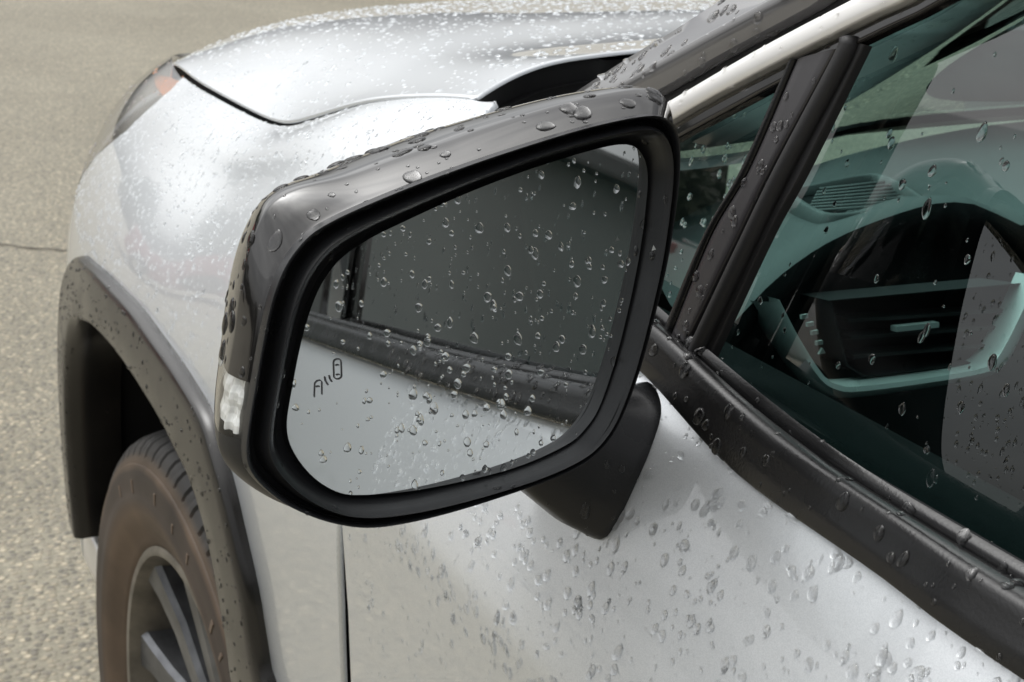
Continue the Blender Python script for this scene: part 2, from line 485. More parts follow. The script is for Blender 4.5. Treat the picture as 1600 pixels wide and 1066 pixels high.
NA = 120
AOr = resample(AO, NA, False); AIr = resample(AI, NA, False)
AOr[:, :] = AOr
def fy(x, z): return skin_y(fender_skin, x, z)[0][1]
rings = []
prof = [(0.0, -.004), (0.0, .004), (.015, .0095), (.06, .0120), (.20, .0125), (.55, .0115), (.85, .0105), (.94, .0085), (1.0, .002), (1.0, -.02), (1.0, -.055)]
for t, off in prof:
    ring = []
    for i in range(NA):
        x, z = AOr[i] * (1 - t) + AIr[i] * t
        ring.append((x, fy(x, z) + off, z))
    rings.append(ring)
mb = MB(); mb.loft(rings, closed=False)
clad = mb.obj('wheel_arch_cladding', M['clad'], car, auto=50)
# wheel housing liner
mb = MB(); rings = []
for y in (.872, .80, .70, .60, .52):
    rings.append([(p[0] * 1.03, y, .365 + (p[1] - .365) * 1.03) for p in AIr])
mb.loft(rings, closed=False)
mb.add([rings[-1][i] for i in range(NA)], [tuple(range(NA))])
mb.obj('wheel_housing_liner', M['black'], car, auto=40)

# ---- fender
fs = fender_skin
def uvline(skin, pts): return [skin.near(p) for p in pts]
top_u = [fs.near(p)[0] for p in FG]
top = [(u, 0.02) for u in top_u][::-1]
tip_end = fs.near((-.452, .80, 1.12))
lamp_edge = [fs.hits([(268, 140)])[0], fs.hits([(245, 160)])[0], fs.hits([(218, 184)])[0], fs.hits([(196, 206)])[0]]
print('lamp edge', np.round(fs.ev(np.array(lamp_edge)), 3).tolist())
front = uvline(fs, [(.50, .86, .84), (.505, .87, .77), (.495, .88, .66), (.47, .885, .56), (.452, .89, .46)])
arch_uv = [fs.near((x, fy(x, z), z)) for x, z in AOr[::3]]
rear = uvline(fs, [(-.430, .912, .44), (-.495, .912, .44), (-.500, .918, .6), (-.506, .928, .74), (-.511, .929, .82), (-.512, .925, .88), (-.510, .908, .95), (-.500, .88, 1.02), (-.485, .845, 1.08), (-.468, .82, 1.11)])
fpoly = top + lamp_edge + front + arch_uv + rear
fpoly = np.array(fpoly)
fender = panel('fender', fs, fpoly, M['paint'], car, step=.08, grid=.09, lip=.0045)

# ---- front bumper cover: the skin ahead of the fender, below the lamp
lamp_low = [(.50, .845, .835), (.62, .81, .80), (.78, .745, .785), (.95, .61, .785), (1.0, .50, .79)]
bp = uvline(fs, lamp_low) + uvline(fs, [(1.0, .51, .6), (1.0, .5, .37), (.7, .80, .37), (.46, .885, .37), (.455, .89, .46), (.475, .885, .56), (.50, .88, .66), (.51, .87, .77)])
panel('bumper_cover', fs, np.array(bp), M['paint'], car, step=.1, grid=.12, lip=.01)
mb = MB()
mb.loft([[(1.0 - .0 * k, y, z) for y in np.linspace(-.50, .50, 12)] for k, z in enumerate((.93, .80, .60, .37))], closed=False)
mb.obj('front_grille', M['matte'], car)
# body-side lip below the lamp corner
mb = MB(); mb.box((.40, .86, .40), (.10, .05, .06), bev=.012)
mb.obj('bumper_lip', M['trimsilver'], car)

# ---- headlamp
lp_top = uvline(fs, [tuple(p) for p in HG[:1]])
lens_poly = [(fs.near(FG[0])[0], 0.05)] + [(fs.near((x, y, z))[0], 0.03) for x, y, z in [(.50, .735, 1.0), (.62, .68, .985), (.75, .62, .96), (.9, .5, .94)]] + \
            uvline(fs, [(.95, .60, .80), (.78, .742, .795), (.62, .805, .81), (.505, .843, .845)]) + lamp_edge[::-1]
lamp = empty('headlamp', (0, 0, 0)); lamp.parent = car
def clear_plastic(name, tint=(1, 1, 1), rough=0.02, refl=1.6):
    m, n, l, b = mat_new(name)
    n.remove(b); out = n['Material Output']
    t = n.new('ShaderNodeBsdfTransparent'); t.inputs[0].default_value = (*tint, 1)
    g = n.new('ShaderNodeBsdfGlossy'); g.inputs['Roughness'].default_value = rough
    # Schlick reflectance of a thin sheet, the same from both sides
    ge = n.new('ShaderNodeNewGeometry'); dt = n.new('ShaderNodeVectorMath'); dt.operation = 'DOT_PRODUCT'
    l.new(ge.outputs['Normal'], dt.inputs[0]); l.new(ge.outputs['Incoming'], dt.inputs[1])
    ab = n.new('ShaderNodeMath'); ab.operation = 'ABSOLUTE'; l.new(dt.outputs['Value'], ab.inputs[0])
    om = n.new('ShaderNodeMath'); om.operation = 'SUBTRACT'; om.inputs[0].default_value = 1; l.new(ab.outputs[0], om.inputs[1])
    pw = n.new('ShaderNodeMath'); pw.operation = 'POWER'; pw.inputs[1].default_value = 5; l.new(om.outputs[0], pw.inputs[0])
    fr = n.new('ShaderNodeMath'); fr.operation = 'MULTIPLY_ADD'; fr.inputs[1].default_value = .96; fr.inputs[2].default_value = .04; l.new(pw.outputs[0], fr.inputs[0])
    mu = n.new('ShaderNodeMath'); mu.operation = 'MULTIPLY'; mu.inputs[1].default_value = refl; mu.use_clamp = True
    ms = n.new('ShaderNodeMixShader')
    l.new(fr.outputs[0], mu.inputs[0]); l.new(mu.outputs[0], ms.inputs[0]); l.new(t.outputs[0], ms.inputs[1]); l.new(g.outputs[0], ms.inputs[2])
    l.new(ms.outputs[0], out.inputs[0])
    return m
M['lens'] = clear_plastic('clear_lens', (.97, .97, .97), .05)
M['amber'] = simple('amber_reflector', (0.92, 0.27, 0.02), 0.25, coat=1.0, bump=0.4, bscale=220)
M['lamp_in'] = simple('lamp_housing_grey', (0.55, 0.51, 0.50), 0.25, metal=0.6, noise=0.4, nscale=60)
M['chrome'] = simple('chrome', (0.8, 0.8, 0.8), 0.06, metal=1.0)
panel('lens', fs, np.array(lens_poly), M['lens'], lamp, step=.08, grid=.1, lip=.006)
lens_in = np.array(lens_poly)
panel('lamp_housing', fs, lens_in, M['lamp_in'], lamp, step=.08, grid=.1, lip=0, offset=-.035)
# amber side marker behind the lens
am_poly = fs.hits([(234, 106), (258, 110), (284, 119), (270, 135), (254, 147), (243, 132)])
print('amber', np.round(fs.ev(am_poly), 3).tolist())
panel('amber_marker', fs, am_poly, M['amber'], lamp, step=.05, grid=.06, lip=.012, offset=-.010)

# ---- doors
ds = door_skin
def dpt(x, z): return ds.near(tuple(skin_y(ds, x, z)[0]))
f_edge = [dpt(-.5185, .44), dpt(-.5175, .60), dpt(-.5175, .74), dpt(-.5225, .82), dpt(-.522, .88), dpt(-.520, .95), dpt(-.529, 1.02)]
def topv(x): return (ds.near((x, .855, 1.064))[0], 0.75)
dtop = [topv(x) for x in (-.54, -.7, -.9, -1.2, -1.6, -1.855)]
dr = [dpt(-1.855, z) for z in (1.05, .95, .8, .6, .44)]
panel('front_door', ds, np.array(f_edge + dtop + dr), M['paint'], car, step=.06, grid=.08, lip=.0045)
sl = [[(x, skin_y(ds, -.515, z)[0][1] - .0065, z) for z in np.linspace(.44, 1.02, 24)] for x in (-.495, -.540)]
mb = MB(); mb.loft(sl, closed=False); mb.obj('gap_shade_strip', M['black'], car)  # added black strip, stands in for the shade inside the door gap
rt = [topv(x) for x in (-1.862, -2.0, -2.5, -2.75)]
panel('rear_door', ds, np.array([dpt(-1.862, z) for z in (.44, .6, .8, .95, 1.05)] + rt + [dpt(-2.75, z) for z in (1.0, .85, .7, .55, .44)]), M['paint'], car, step=.08, grid=.1, lip=.012)
mb = MB()
mb.loft([[(x, y, z) for x in np.linspace(-.44, -3.0, 20)] for y, z in ((.905, .46), (.925, .45), (.935, .41), (.925, .30), (.86, .27))], closed=False)
mb.obj('sill_cladding', M['clad'], car)
panel('quarter_panel', ds, np.array([dpt(-2.756, z) for z in (.44, .6, .8, .95, 1.05)] + [topv(-2.756), topv(-3.08)] + [dpt(-3.08, z) for z in (1.0, .8, .6, .44)]), M['paint'], car, step=.1, grid=.12, lip=.012)

# ---- ground
GZ = -.032
def asphalt():
    m, n, l, b = mat_new('worn_asphalt')
    t = n.new('ShaderNodeTexCoord')
    def noise(sc, det=6, rough=.6):
        x = n.new('ShaderNodeTexNoise'); x.inputs['Scale'].default_value = sc; x.inputs['Detail'].default_value = det; x.inputs['Roughness'].default_value = rough
        l.new(t.outputs['Object'], x.inputs['Vector']); return x
    def ramp(src, stops):
        r = n.new('ShaderNodeValToRGB')
        while len(r.color_ramp.elements) < len(stops): r.color_ramp.elements.new(0.5)
        for e, (p, c) in zip(r.color_ramp.elements, stops): e.position = p; e.color = (*c, 1)
        l.new(src, r.inputs[0]); return r
    def mix(bt, fac, a, b_):
        x = n.new('ShaderNodeMix'); x.data_type = 'RGBA'; x.blend_type = bt
        if isinstance(fac, float): x.inputs[0].default_value = fac
        else: l.new(fac, x.inputs[0])
        l.new(a, x.inputs[6]); l.new(b_, x.inputs[7]); return x.outputs[2]
    big = noise(.9, 5); fine = noise(60, 8, .7)
    base = ramp(big.outputs[0], [(.3, (.205, .188, .140)), (.7, (.29, .268, .205))])
    fr = ramp(fine.outputs[0], [(.3, (.62, .62, .62)), (.7, (1.25, 1.24, 1.22))])
    c1 = mix('MULTIPLY', 1.0, base.outputs[0], fr.outputs[0])
    vo = n.new('ShaderNodeTexVoronoi'); vo.inputs['Scale'].default_value = 75; l.new(t.outputs['Object'], vo.inputs['Vector'])
    sep = n.new('ShaderNodeSeparateColor'); l.new(vo.outputs['Color'], sep.inputs[0])
    st = ramp(sep.outputs[0], [(0, (.09, .085, .075)), (.45, (.20, .18, .145)), (.78, (.33, .285, .205)), (.95, (.52, .45, .33))])
    stone = ramp(vo.outputs['Distance'], [(.30, (1, 1, 1)), (.62, (0, 0, 0))])
    stm = n.new('ShaderNodeMath'); stm.operation = 'MULTIPLY'; stm.inputs[1].default_value = .75
    l.new(stone.outputs[0], stm.inputs[0])
    c2 = mix('MIX', stm.outputs[0], c1, st.outputs[0])
    l.new(c2, b.inputs['Base Color'])
    b.inputs['Roughness'].default_value = .75
    bp_ = n.new('ShaderNodeBump'); bp_.inputs['Strength'].default_value = .8; bp_.inputs['Distance'].default_value = .004
    ad = n.new('ShaderNodeMath'); ad.operation = 'ADD'; l.new(stone.outputs[0], ad.inputs[0]); l.new(fine.outputs[0], ad.inputs[1])
    l.new(ad.outputs[0], bp_.inputs['Height']); l.new(bp_.outputs[0], b.inputs['Normal'])
    return m
M['asphalt'] = asphalt()
g = mesh_obj('ground', [(-400, -400, GZ), (400, -400, GZ), (400, 400, GZ), (-400, 400, GZ)], [(0, 1, 2, 3)], M['asphalt'], None, False)
tag(g, 'tan worn asphalt ground of the car park', None, None, 'structure')

cr = np.array([at(px, py, 'z', GZ + .004) for px, py in [(-30, 379), (0, 381), (25, 384), (50, 388), (75, 388), (100, 391), (130, 393), (200, 398)]])
cw = [.004, .006, .003, .007, .004, .005, .003, .002]
mb = MB(); cd_ = unit(cr[-1] - cr[0]); cs_ = np.array([-cd_[1], cd_[0], 0])
mb.loft([[c + cs_ * w for c, w in zip(cr, cw)], [c - cs_ * w * .8 for c, w in zip(cr, cw)]], closed=False)
tag(mb.obj('pavement_crack', simple('crack_dirt', (.055, .048, .038), .95), None, False), 'dark crack across the asphalt at the left edge', None, None, 'structure')

# ---- front wheel
wheel = empty('wheel', (0, 0, 0)); wheel.parent = car
WC = np.array([0, .778, .335])
def tyre_material():
    m, n, l, b = mat_new('dusty_tyre')
    t = n.new('ShaderNodeTexCoord'); sp = n.new('ShaderNodeSeparateXYZ'); l.new(t.outputs['Object'], sp.inputs[0])
    cz = n.new('ShaderNodeMath'); cz.operation = 'SUBTRACT'; cz.inputs[1].default_value = .335; l.new(sp.outputs[2], cz.inputs[0])
    cb = n.new('ShaderNodeCombineXYZ'); l.new(sp.outputs[0], cb.inputs[0]); l.new(cz.outputs[0], cb.inputs[1])
    ln = n.new('ShaderNodeVectorMath'); ln.operation = 'LENGTH'; l.new(cb.outputs[0], ln.inputs[0])
    r = n.new('ShaderNodeValToRGB')
    st = [(.60, (.055, .05, .045)), (.66, (.16, .105, .066)), (.76, (.20, .135, .088)), (.80, (.085, .062, .047)), (.875, (.075, .055, .043)), (.895, (.19, .13, .085)), (.912, (.17, .125, .09)), (.93, (.075, .070, .066)), (.97, (.05, .048, .046)), (.99, (.03, .03, .03))]
    while len(r.color_ramp.elements) < len(st): r.color_ramp.elements.new(.5)
    for e, (p, c) in zip(r.color_ramp.elements, st): e.position = p; e.color = (*[q * .62 for q in c], 1)
    mr = n.new('ShaderNodeMapRange'); mr.inputs[2].default_value = .372; l.new(ln.outputs['Value'], mr.inputs[0])
    nz_ = n.new('ShaderNodeTexNoise'); nz_.inputs['Scale'].default_value = 9; nz_.inputs['Detail'].default_value = 8; l.new(t.outputs['Object'], nz_.inputs['Vector'])
    jit = n.new('ShaderNodeMapRange'); jit.inputs[3].default_value = -.015; jit.inputs[4].default_value = .015; l.new(nz_.outputs[0], jit.inputs[0])
    ad = n.new('ShaderNodeMath'); ad.operation = 'ADD'; l.new(mr.outputs[0], ad.inputs[0]); l.new(jit.outputs[0], ad.inputs[1])
    l.new(ad.outputs[0], r.inputs[0])
    rr = n.new('ShaderNodeValToRGB'); rr.color_ramp.elements[0].position = .3; rr.color_ramp.elements[0].color = (.5, .5, .5, 1); rr.color_ramp.elements[1].position = .7; rr.color_ramp.elements[1].color = (1.2, 1.2, 1.2, 1)
    l.new(nz_.outputs[0], rr.inputs[0])
    x = n.new('ShaderNodeMix'); x.data_type = 'RGBA'; x.blend_type = 'MULTIPLY'; x.inputs[0].default_value = 1
    l.new(r.outputs[0], x.inputs[6]); l.new(rr.outputs[0], x.inputs[7]); l.new(x.outputs[2], b.inputs['Base Color'])
    b.inputs['Roughness'].default_value = .62
    return m
M['tyre'] = tyre_material()
tp = [(-.100, .243, 0), (-.117, .285, 0), (-.119, .31, 0), (-.112, .345, 0), (-.095, .360, 0), (-.062, .365, 0), (-.058, .358, 0), (-.048, .358, 0), (-.044, .366, 0), (-.006, .367, 0), (-.004, .359, 0), (.004, .359, 0), (.006, .367, 0),
      (.044, .366, .3), (.048, .358, 0), (.058, .358, 0), (.062, .3655, 1), (.080, .364, 1), (.094, .3605, 1), (.103, .356, 1), (.109, .349, 1), (.1115, .343, .8), (.1125, .341, 0), (.1150, .334, 0), (.1160, .3335, 0), (.1172, .3318, 0), (.1185, .322, 0), (.1195, .310, 0), (.1192, .302, 0), (.1202, .300, 0), (.1198, .290, 0), (.1165, .280, 0), (.112, .268, 0), (.106, .258, 0), (.1045, .252, 0), (.100, .243, 0), (.09, .236, 0)]
NS = 640; tv, tf = [], []
for k in range(NS):
    a = 2 * math.pi * k / NS; ph = k % 8
    for (yo, r, gdep) in tp:
        rr = r - (.0045 * gdep if ph == 0 else 0.0) - (.002 * gdep if ph in (4,) and (k // 8) % 2 else 0)
        yy = WC[1] + yo - (.0035 * gdep if ph == 0 and yo > .1 else 0)
        tv.append((WC[0] + rr * math.sin(a + yo * .35), yy, WC[2] + rr * math.cos(a + yo * .35)))
n_ = len(tp)
for k in range(NS):
    for j in range(n_ - 1):
        k2 = (k + 1) % NS
        tf.append((k * n_ + j, k * n_ + j + 1, k2 * n_ + j + 1, k2 * n_ + j))
tyre = mesh_obj('tyre', tv, tf, M['tyre'], wheel, True, None, 40)
M['sidemark'] = simple('dusty_raised_rubber', (.15, .11, .08), .7)
# raised sidewall marks
for k, (a, r, wdt) in enumerate([(-.10, .312, .012), (.10, .309, .010), (.26, .31, .012), (.52, .309, .016), (.62, .31, .012), (.72, .309, .010), (-.4, .31, .014), (-.6, .31, .012)]):
    c = WC + np.array([r * math.sin(-a * 1.0), .1195, r * math.cos(-a)])
    mb = MB(); mb.box(c, (wdt * .35, .0016, wdt), Matrix.Rotation(-a, 3, 'Y'), .0005)
    mb.obj('sidewall_mark', M['sidemark'], wheel)
M['rim_dark'] = simple('dark_rim_paint', (.05, .05, .052), .35, coat=.3, noise=.5, nscale=30)
M['rim_mach'] = simple('machined_rim_face', (.17, .175, .185), .34, metal=.7, noise=.4, nscale=25)
M['rim_dusty'] = simple('dusty_rim_lip', (.17, .155, .13), .45, metal=.3, noise=.35, nscale=30)
M['disc'] = simple('brake_disc_steel', (.18, .17, .16), .35, metal=.9, noise=.3, nscale=30)
def revolve(prof, n, c):
    v, f = [], []
    for k in range(n):
        a = 2 * math.pi * k / n
        v += [(c[0] + r * math.sin(a), c[1] + y, c[2] + r * math.cos(a)) for y, r in prof]
    m_ = len(prof)
    for k in range(n):
        k2 = (k + 1) % n
        f += [(k * m_ + j, k * m_ + j + 1, k2 * m_ + j + 1, k2 * m_ + j) for j in range(m_ - 1)]
    return v, f
v, f = revolve([(.085, .2445), (.101, .2440), (.1035, .2400), (.1020, .2340), (.092, .2300), (.080, .2270), (.03, .222), (-.10, .222)], 120, WC)
mesh_obj('rim_lip', v, f, M['rim_dusty'], wheel, True, None, 50)
for k in range(5):
    for sgn in (-1, 1):
        a0 = 2 * math.pi * k / 5 - .10
        sec = []
        for (r, yf, w, th, off) in [(.045, .060, .036, .04, .02), (.10, .068, .040, .04, .050), (.16, .076, .042, .04, .085), (.205, .084, .044, .04, .105), (.232, .090, .056, .04, .118)]:
            aa = a0 + sgn * off / max(r, .09) * 1.0 * (.62 if r > .12 else .5)
            d = np.array([math.sin(aa), 0, math.cos(aa)]); t_ = np.array([math.cos(aa), 0, -math.sin(aa)])
            c = WC + d * r
            sec.append([c + t_ * (w / 2) + np.array([0, yf - .006, 0]), c + t_ * (w / 2 - .006) + np.array([0, yf, 0]), c - t_ * (w / 2 - .006) + np.array([0, yf, 0]), c - t_ * (w / 2) + np.array([0, yf - .006, 0]),
                        c - t_ * (w / 2) + np.array([0, yf - th, 0]), c + t_ * (w / 2) + np.array([0, yf - th, 0])])
        mb = MB(); mb.loft(sec, True, True, True)
        mb.obj('spoke', M['rim_mach'], wheel, auto=25)
v, f = revolve([(.058, .001), (.060, .028), (.055, .032), (.050, .060), (.02, .065)], 60, WC)
mesh_obj('hub_cap', v, f, M['rim_dark'], wheel, True, None, 30)
v, f = revolve([(.02, .06), (.022, .158), (.012, .160), (-.01, .160)], 80, WC)
mesh_obj('brake_disc', v, f, M['disc'], wheel, True, None, 40)
mb = MB(); mb.box((WC[0] - .05, WC[1] + .03, WC[2] + .165), (.13, .07, .05), Matrix.Rotation(.35, 3, 'Y'), .012)
mb.obj('brake_caliper', M['disc'], wheel, auto=40)
mb = MB(); v, f = revolve([(-.02, .001), (-.02, .222)], 60, WC); mb.add(v, f); mb.obj('wheel_backing', M['black'], wheel)

# ------------------------------------------------------------------ side mirror
mirror = empty('side_mirror', (0, 0, 0)); mirror.parent = car
MN = unit(np.array([-.985, .090, .153])); M0 = np.array([-.815, .96, 1.10])
def zc_(pts): return [(330 + .6661 * a, 150 + .6661 * b) for a, b in pts]
def mpl(pts, off): return np.array([on_plane(px, py, M0 + MN * off, MN) for px, py in pts])
GLASS_Z = [(975, 113), (1008, 130), (1025, 175), (1022, 250), (1003, 390), (962, 575), (917, 718), (880, 780), (830, 822), (700, 877), (500, 923), (350, 937), (290, 927), (235, 890), (192, 832), (178, 775), (190, 690), (213, 575), (240, 485), (270, 425), (310, 378), (370, 337), (450, 297), (600, 229), (750, 172), (900, 126)]
OUT_Z = [(1040, 42), (1082, 55), (1100, 95), (1102, 160), (1095, 240), (1072, 390), (1036, 540), (1000, 665), (962, 760), (925, 820), (868, 868), (760, 915), (560, 980), (400, 1014), (300, 1008), (200, 975), (125, 925), (82, 870), (80, 800), (98, 690), (118, 575), (140, 475), (170, 398), (208, 345), (245, 312), (330, 268), (500, 198), (700, 128), (900, 68)]
NM = 240
def ring_from(zpts, off):
    P = mpl(zc_(zpts), off)
    P = resample(P, 1200)
    c = np.array(C0)
    ey = unit(np.cross(MN, [0, 0, 1.0])); ez = np.cross(ey, MN)
    a = np.arctan2((P - c) @ ez, (P - c) @ ey)
    i = np.argsort(a); a = a[i]; P = P[i]
    aa = np.concatenate([a - 2 * math.pi, a, a + 2 * math.pi]); PP = np.vstack([P, P, P])
    q = np.linspace(-math.pi, math.pi, NM, endpoint=False)
    return np.stack([np.interp(q, aa, PP[:, k]) for k in range(3)], 1)
C0 = on_plane(740, 520, M0, MN)
EY = unit(np.cross(MN, [0, 0, 1.0])); EZ = np.cross(EY, MN)     # EY points to the car's ... outboard or inboard axis of the mirror plane
RO = ring_from(OUT_Z, 0.0); RG = ring_from(GLASS_Z, -.014)
def smooth_ring(R_, k):
    for _ in range(k): R_ = .25 * np.roll(R_, 1, 0) + .5 * R_ + .25 * np.roll(R_, -1, 0)
    return R_
RO = smooth_ring(RO, 2); RG = smooth_ring(RG, 1)
RG = RG - MN * ((RG - M0) @ MN + .014)[:, None]
def blend(t, d): return RO * (1 - t) + (RG + MN * .014) * t + MN * d
bez = [(-.005, -.018), (-.005, -.010), (.0, -.003), (.035, .0), (.09, -.0005), (.13, -.003), (.17, -.008), (.27, -.009), (.32, -.006), (.38, -.0018), (.46, .0), (.54, -.0012), (.61, -.0055), (.70, -.012), (.82, -.0165), (.93, -.0175), (.965, -.0162), (1.015, -.0150)]
mb = MB(); mb.loft([blend(t, d) for t, d in bez])
mb.obj('bezel', M['plastic'], mirror, auto=60)
# glass: flat silvered plate
gl = RG - MN * .0005
gc = gl.mean(0)
mb = MB(); mb.loft([gl, gl * .5 + gc * .5], closed=True, cap1=True)
mglass = mb.obj('mirror_glass', M['mirror'], mirror, smooth=False)
# shell: rings going forward from the bezel edge
ang = np.linspace(-math.pi, math.pi, NM, endpoint=False)
FW = unit(np.array([1.0, -.06, -.02]))
def shell_ring(fwd, sc, seed=None):
    c = C0
    loc_ = RO - c
    return c + loc_ * sc[:, None] + FW * fwd
px_, _ = project(RO)
up_w = np.clip((RO - C0) @ np.array([0, 0, 1.0]) / .07, -1, 1)
out_w = np.clip((RO - C0) @ np.array([0, 1.0, 0]) / .10, -1, 1)
_pc = np.arctan2(px_[:, 1] - 520, px_[:, 0] - 740); _c0 = math.atan2(305 - 520, 440 - 740)
corner = np.exp(-((np.angle(np.exp(1j * (_pc - _c0)))) / .22) ** 2)
def sc_of(a, b, c_):   # scale for top, outboard, bottom / inboard
    return 1 + max(a, 0) * .75 * corner + np.where(up_w > 0, a * up_w, c_ * -up_w) + np.where(out_w > 0, b * out_w, c_ * .5 * -out_w)
one = np.ones(NM)
SH = [shell_ring(.003, one * .975), shell_ring(.005, one * .992), shell_ring(.0075, sc_of(.012, .012, .0)), shell_ring(.012, sc_of(.045, .035, .004)), shell_ring(.0175, sc_of(.078, .055, .004)), shell_ring(.021, sc_of(.086, .060, .0)),
      shell_ring(.030, sc_of(.080, .050, -.01)), shell_ring(.046, sc_of(.045, .015, -.04)), shell_ring(.064, sc_of(-.03, -.06, -.09)), shell_ring(.082, sc_of(-.14, -.17, -.17)), shell_ring(.097, sc_of(-.30, -.32, -.28)), shell_ring(.108, one * .48), shell_ring(.114, one * .25), shell_ring(.116, one * .04)]
SH = [smooth_ring(r, 1) for r in SH]
# refine along the depth
def refine(rings, m):
    A = np.array(rings); n0 = len(A); t = np.linspace(0, n0 - 1, m)
    out = []
    for q in t:
        i = min(int(q), n0 - 2); f_ = q - i
        p0, p1, p2, p3 = A[max(i - 1, 0)], A[i], A[i + 1], A[min(i + 2, n0 - 1)]
        out.append(.5 * (2 * p1 + (-p0 + p2) * f_ + (2 * p0 - 5 * p1 + 4 * p2 - p3) * f_ ** 2 + (-p0 + 3 * p1 - 3 * p2 + p3) * f_ ** 3))
    return out
SR = refine(SH, 64)
# split the shell round its edge: lamp on the outboard lower side, lower housing below, gloss cap above
pz = px_[:, 1]; pxx = px_[:, 0]
lampsel = (pxx < 450) & (pz > 606) & (pz < 705)
lowsel = (~lampsel) & (((pz > 700) & (pxx < 900)) | ((pxx > 900) & (pz > 420)))
def shell_part(name, sel, mat, r0=0, r1=None, push=0.0, pole=False):
    idx = np.where(sel)[0]
    # contiguous run
    start = [i for i in idx if not sel[(i - 1) % NM]]
    i0 = start[0]; run = []
    k = i0
    while sel[k % NM] and len(run) < NM: run.append(k % NM); k += 1
    run.append(k % NM)
    rr = SR[r0:r1]
    mb = MB(); mb.loft([[r[i] for i in run] for r in rr], closed=False)
    return mb.obj(name, mat, mirror, auto=70), run
capsel = ~(lampsel | lowsel)
cap, caprun = shell_part('mirror_cap', capsel, M['gloss'])
low, lowrun = shell_part('lower_housing', lowsel, M['plastic'])
M['signal'] = clear_plastic('signal_lens', (.95, .96, .95), .03, 1.8)
sig, sigrun = shell_part('turn_signal_lens', lampsel, M['signal'], 0, 48)
# faceted reflector behind the signal lens
mb = MB(); cc = C0; ring_ = []
for a, r in enumerate(SR[5:47:2]):
    row = []
    for b, i in enumerate(sigrun):
        p = r[i]; k = .0022 + .0012 * ((a // 2) % 2) + .0010 * ((b // 2) % 2)
        row.append(p - unit(p - cc - FW * .02) * k)
    ring_.append(row)
mb.loft(ring_, closed=False)
mb.obj('turn_signal_reflector', simple('signal_reflector_silver', (.86, .86, .84), .18, metal=.08, noise=.35, nscale=210), mirror, smooth=False)
mb = MB(); mb.loft([[r[i] - unit(r[i] - cc - FW * .02) * .010 for i in sigrun] for r in SR[9:50]], closed=False)
mb.obj('turn_signal_backing', simple('signal_backing_grey', (.30, .29, .27), .4), mirror)

# foot: from the housing underside to the door shoulder
FD = at(940, 838, 'y', .893)
foot_low_px = [(940, 839), (905, 822), (868, 785), (842, 758), (870, 720), (950, 640), (1005, 600), (1030, 640), (1015, 700), (985, 770), (962, 815)]
def dhit(p): return door_skin.ev(door_skin.hits([p]))[0]
base = np.array([dhit(p) for p in foot_low_px])
print('foot base', np.round(base, 3).tolist())
bR = resample(base, 60)
bc = bR.mean(0)
def fr_(sc, sh): return bc + (bR - bc) * sc + np.array(sh)
mb = MB(); mb.loft([fr_(1.03, (0, -.006, 0)), fr_(1.03, (0, .001, 0)), fr_(.99, (.0005, .004, .0005)), fr_(.93, (.004, .014, .004)), fr_(.86, (.012, .026, .012)), fr_(.80, (.018, .038, .022)), fr_(.78, (.024, .050, .034))])
mb.obj('mirror_foot', M['plastic'], mirror, auto=60)
# seam across the foot
sp0 = on_plane(930, 705, bc + np.array([0, .03, 0]), (-.6, .7, .3)); sp1 = on_plane(985, 768, bc + np.array([0, .012, 0]), (-.6, .7, .3))

# ------------------------------------------------------------------ windows and pillars
NG = unit(np.array([0, .978, .208])); G0 = np.array([-.8, .862, 1.06])
def gpl(pts, off=0.0): return np.array([on_plane(px, py, G0 + NG * off, NG) for px, py in pts])
def gxz(x, z, off=0.0):
    y = .862 - (z - 1.06) * .208 / .978
    return np.array([x, y, z]) + NG * off
def ribbon(name, A, B, mat, depth=.004, bevel=.0012, parent=None, n=60, crown=0.0):
    """strip between two 3-D edge lines, raised along the window plane's normal, with rounded edges"""
    A = resample(A, n, False); B = resample(B, n, False)
    rings = []
    for t, d in [(0, -.004), (0, depth - bevel), (.03, depth - bevel * .3), (.08, depth), (.3, depth + crown * .8), (.5, depth + crown), (.7, depth + crown * .8), (.92, depth), (.97, depth - bevel * .3), (1, depth - bevel), (1, -.004)]:
        rings.append([A[i] * (1 - t) + B[i] * t + NG * d for i in range(n)])
    mb = MB(); mb.loft(rings, closed=False)
    return mb.obj(name, mat, parent or car, auto=50)
def ext(line):         # follow the roof line at the line's own distance from the trim's lower edge
    p = line[-1]; xb, zb = gpl([(1440, 0)])[0][[0, 2]]
    tail = [np.array(q) for q in roofline(0, -((p[2] + (p[0] - xb) * .634) - zb))]
    k = int(np.linalg.norm(tail[0] - p) / .05)
    return line + [p + (tail[0] - p) * (j + 1) / (k + 1) for j in range(k)] + tail
def roofline(lo, d):   # continuation of a line that leaves the frame upwards, d = drop below the roof line
    return [tuple(gxz(x, z - d)) for x, z in [(-1.05, 1.385), (-1.3, 1.49), (-1.6, 1.545), (-2.2, 1.55), (-2.65, 1.48), (-2.8, 1.40)]]
strip_top = ext(list(gpl([(985, 203), (1041, 172), (1135, 117), (1205, 77), (1310, 22), (1355, 0)])))
strip_bot = ext(list(gpl([(995, 230), (1054, 198), (1117, 161), (1250, 92), (1400, 18), (1440, 0)])))
ribbon('window_trim', strip_top, strip_bot, M['trimsilver'], depth=.006, crown=.0004, n=140)
fr_bot = ext(list(gpl([(1003, 248), (1063, 216), (1130, 180), (1235, 124), (1330, 76), (1400, 42), (1485, 0)])))
ribbon('window_frame', strip_bot, fr_bot, M['gloss'], depth=.0015, n=140)
pil_low = ext(list(gpl([(985, 171), (1010, 157), (1050, 135), (1137, 85), (1250, 25), (1292, 0)])))
ribbon('pillar_seal', pil_low, strip_top, M['rubber'], depth=-.004, n=140)
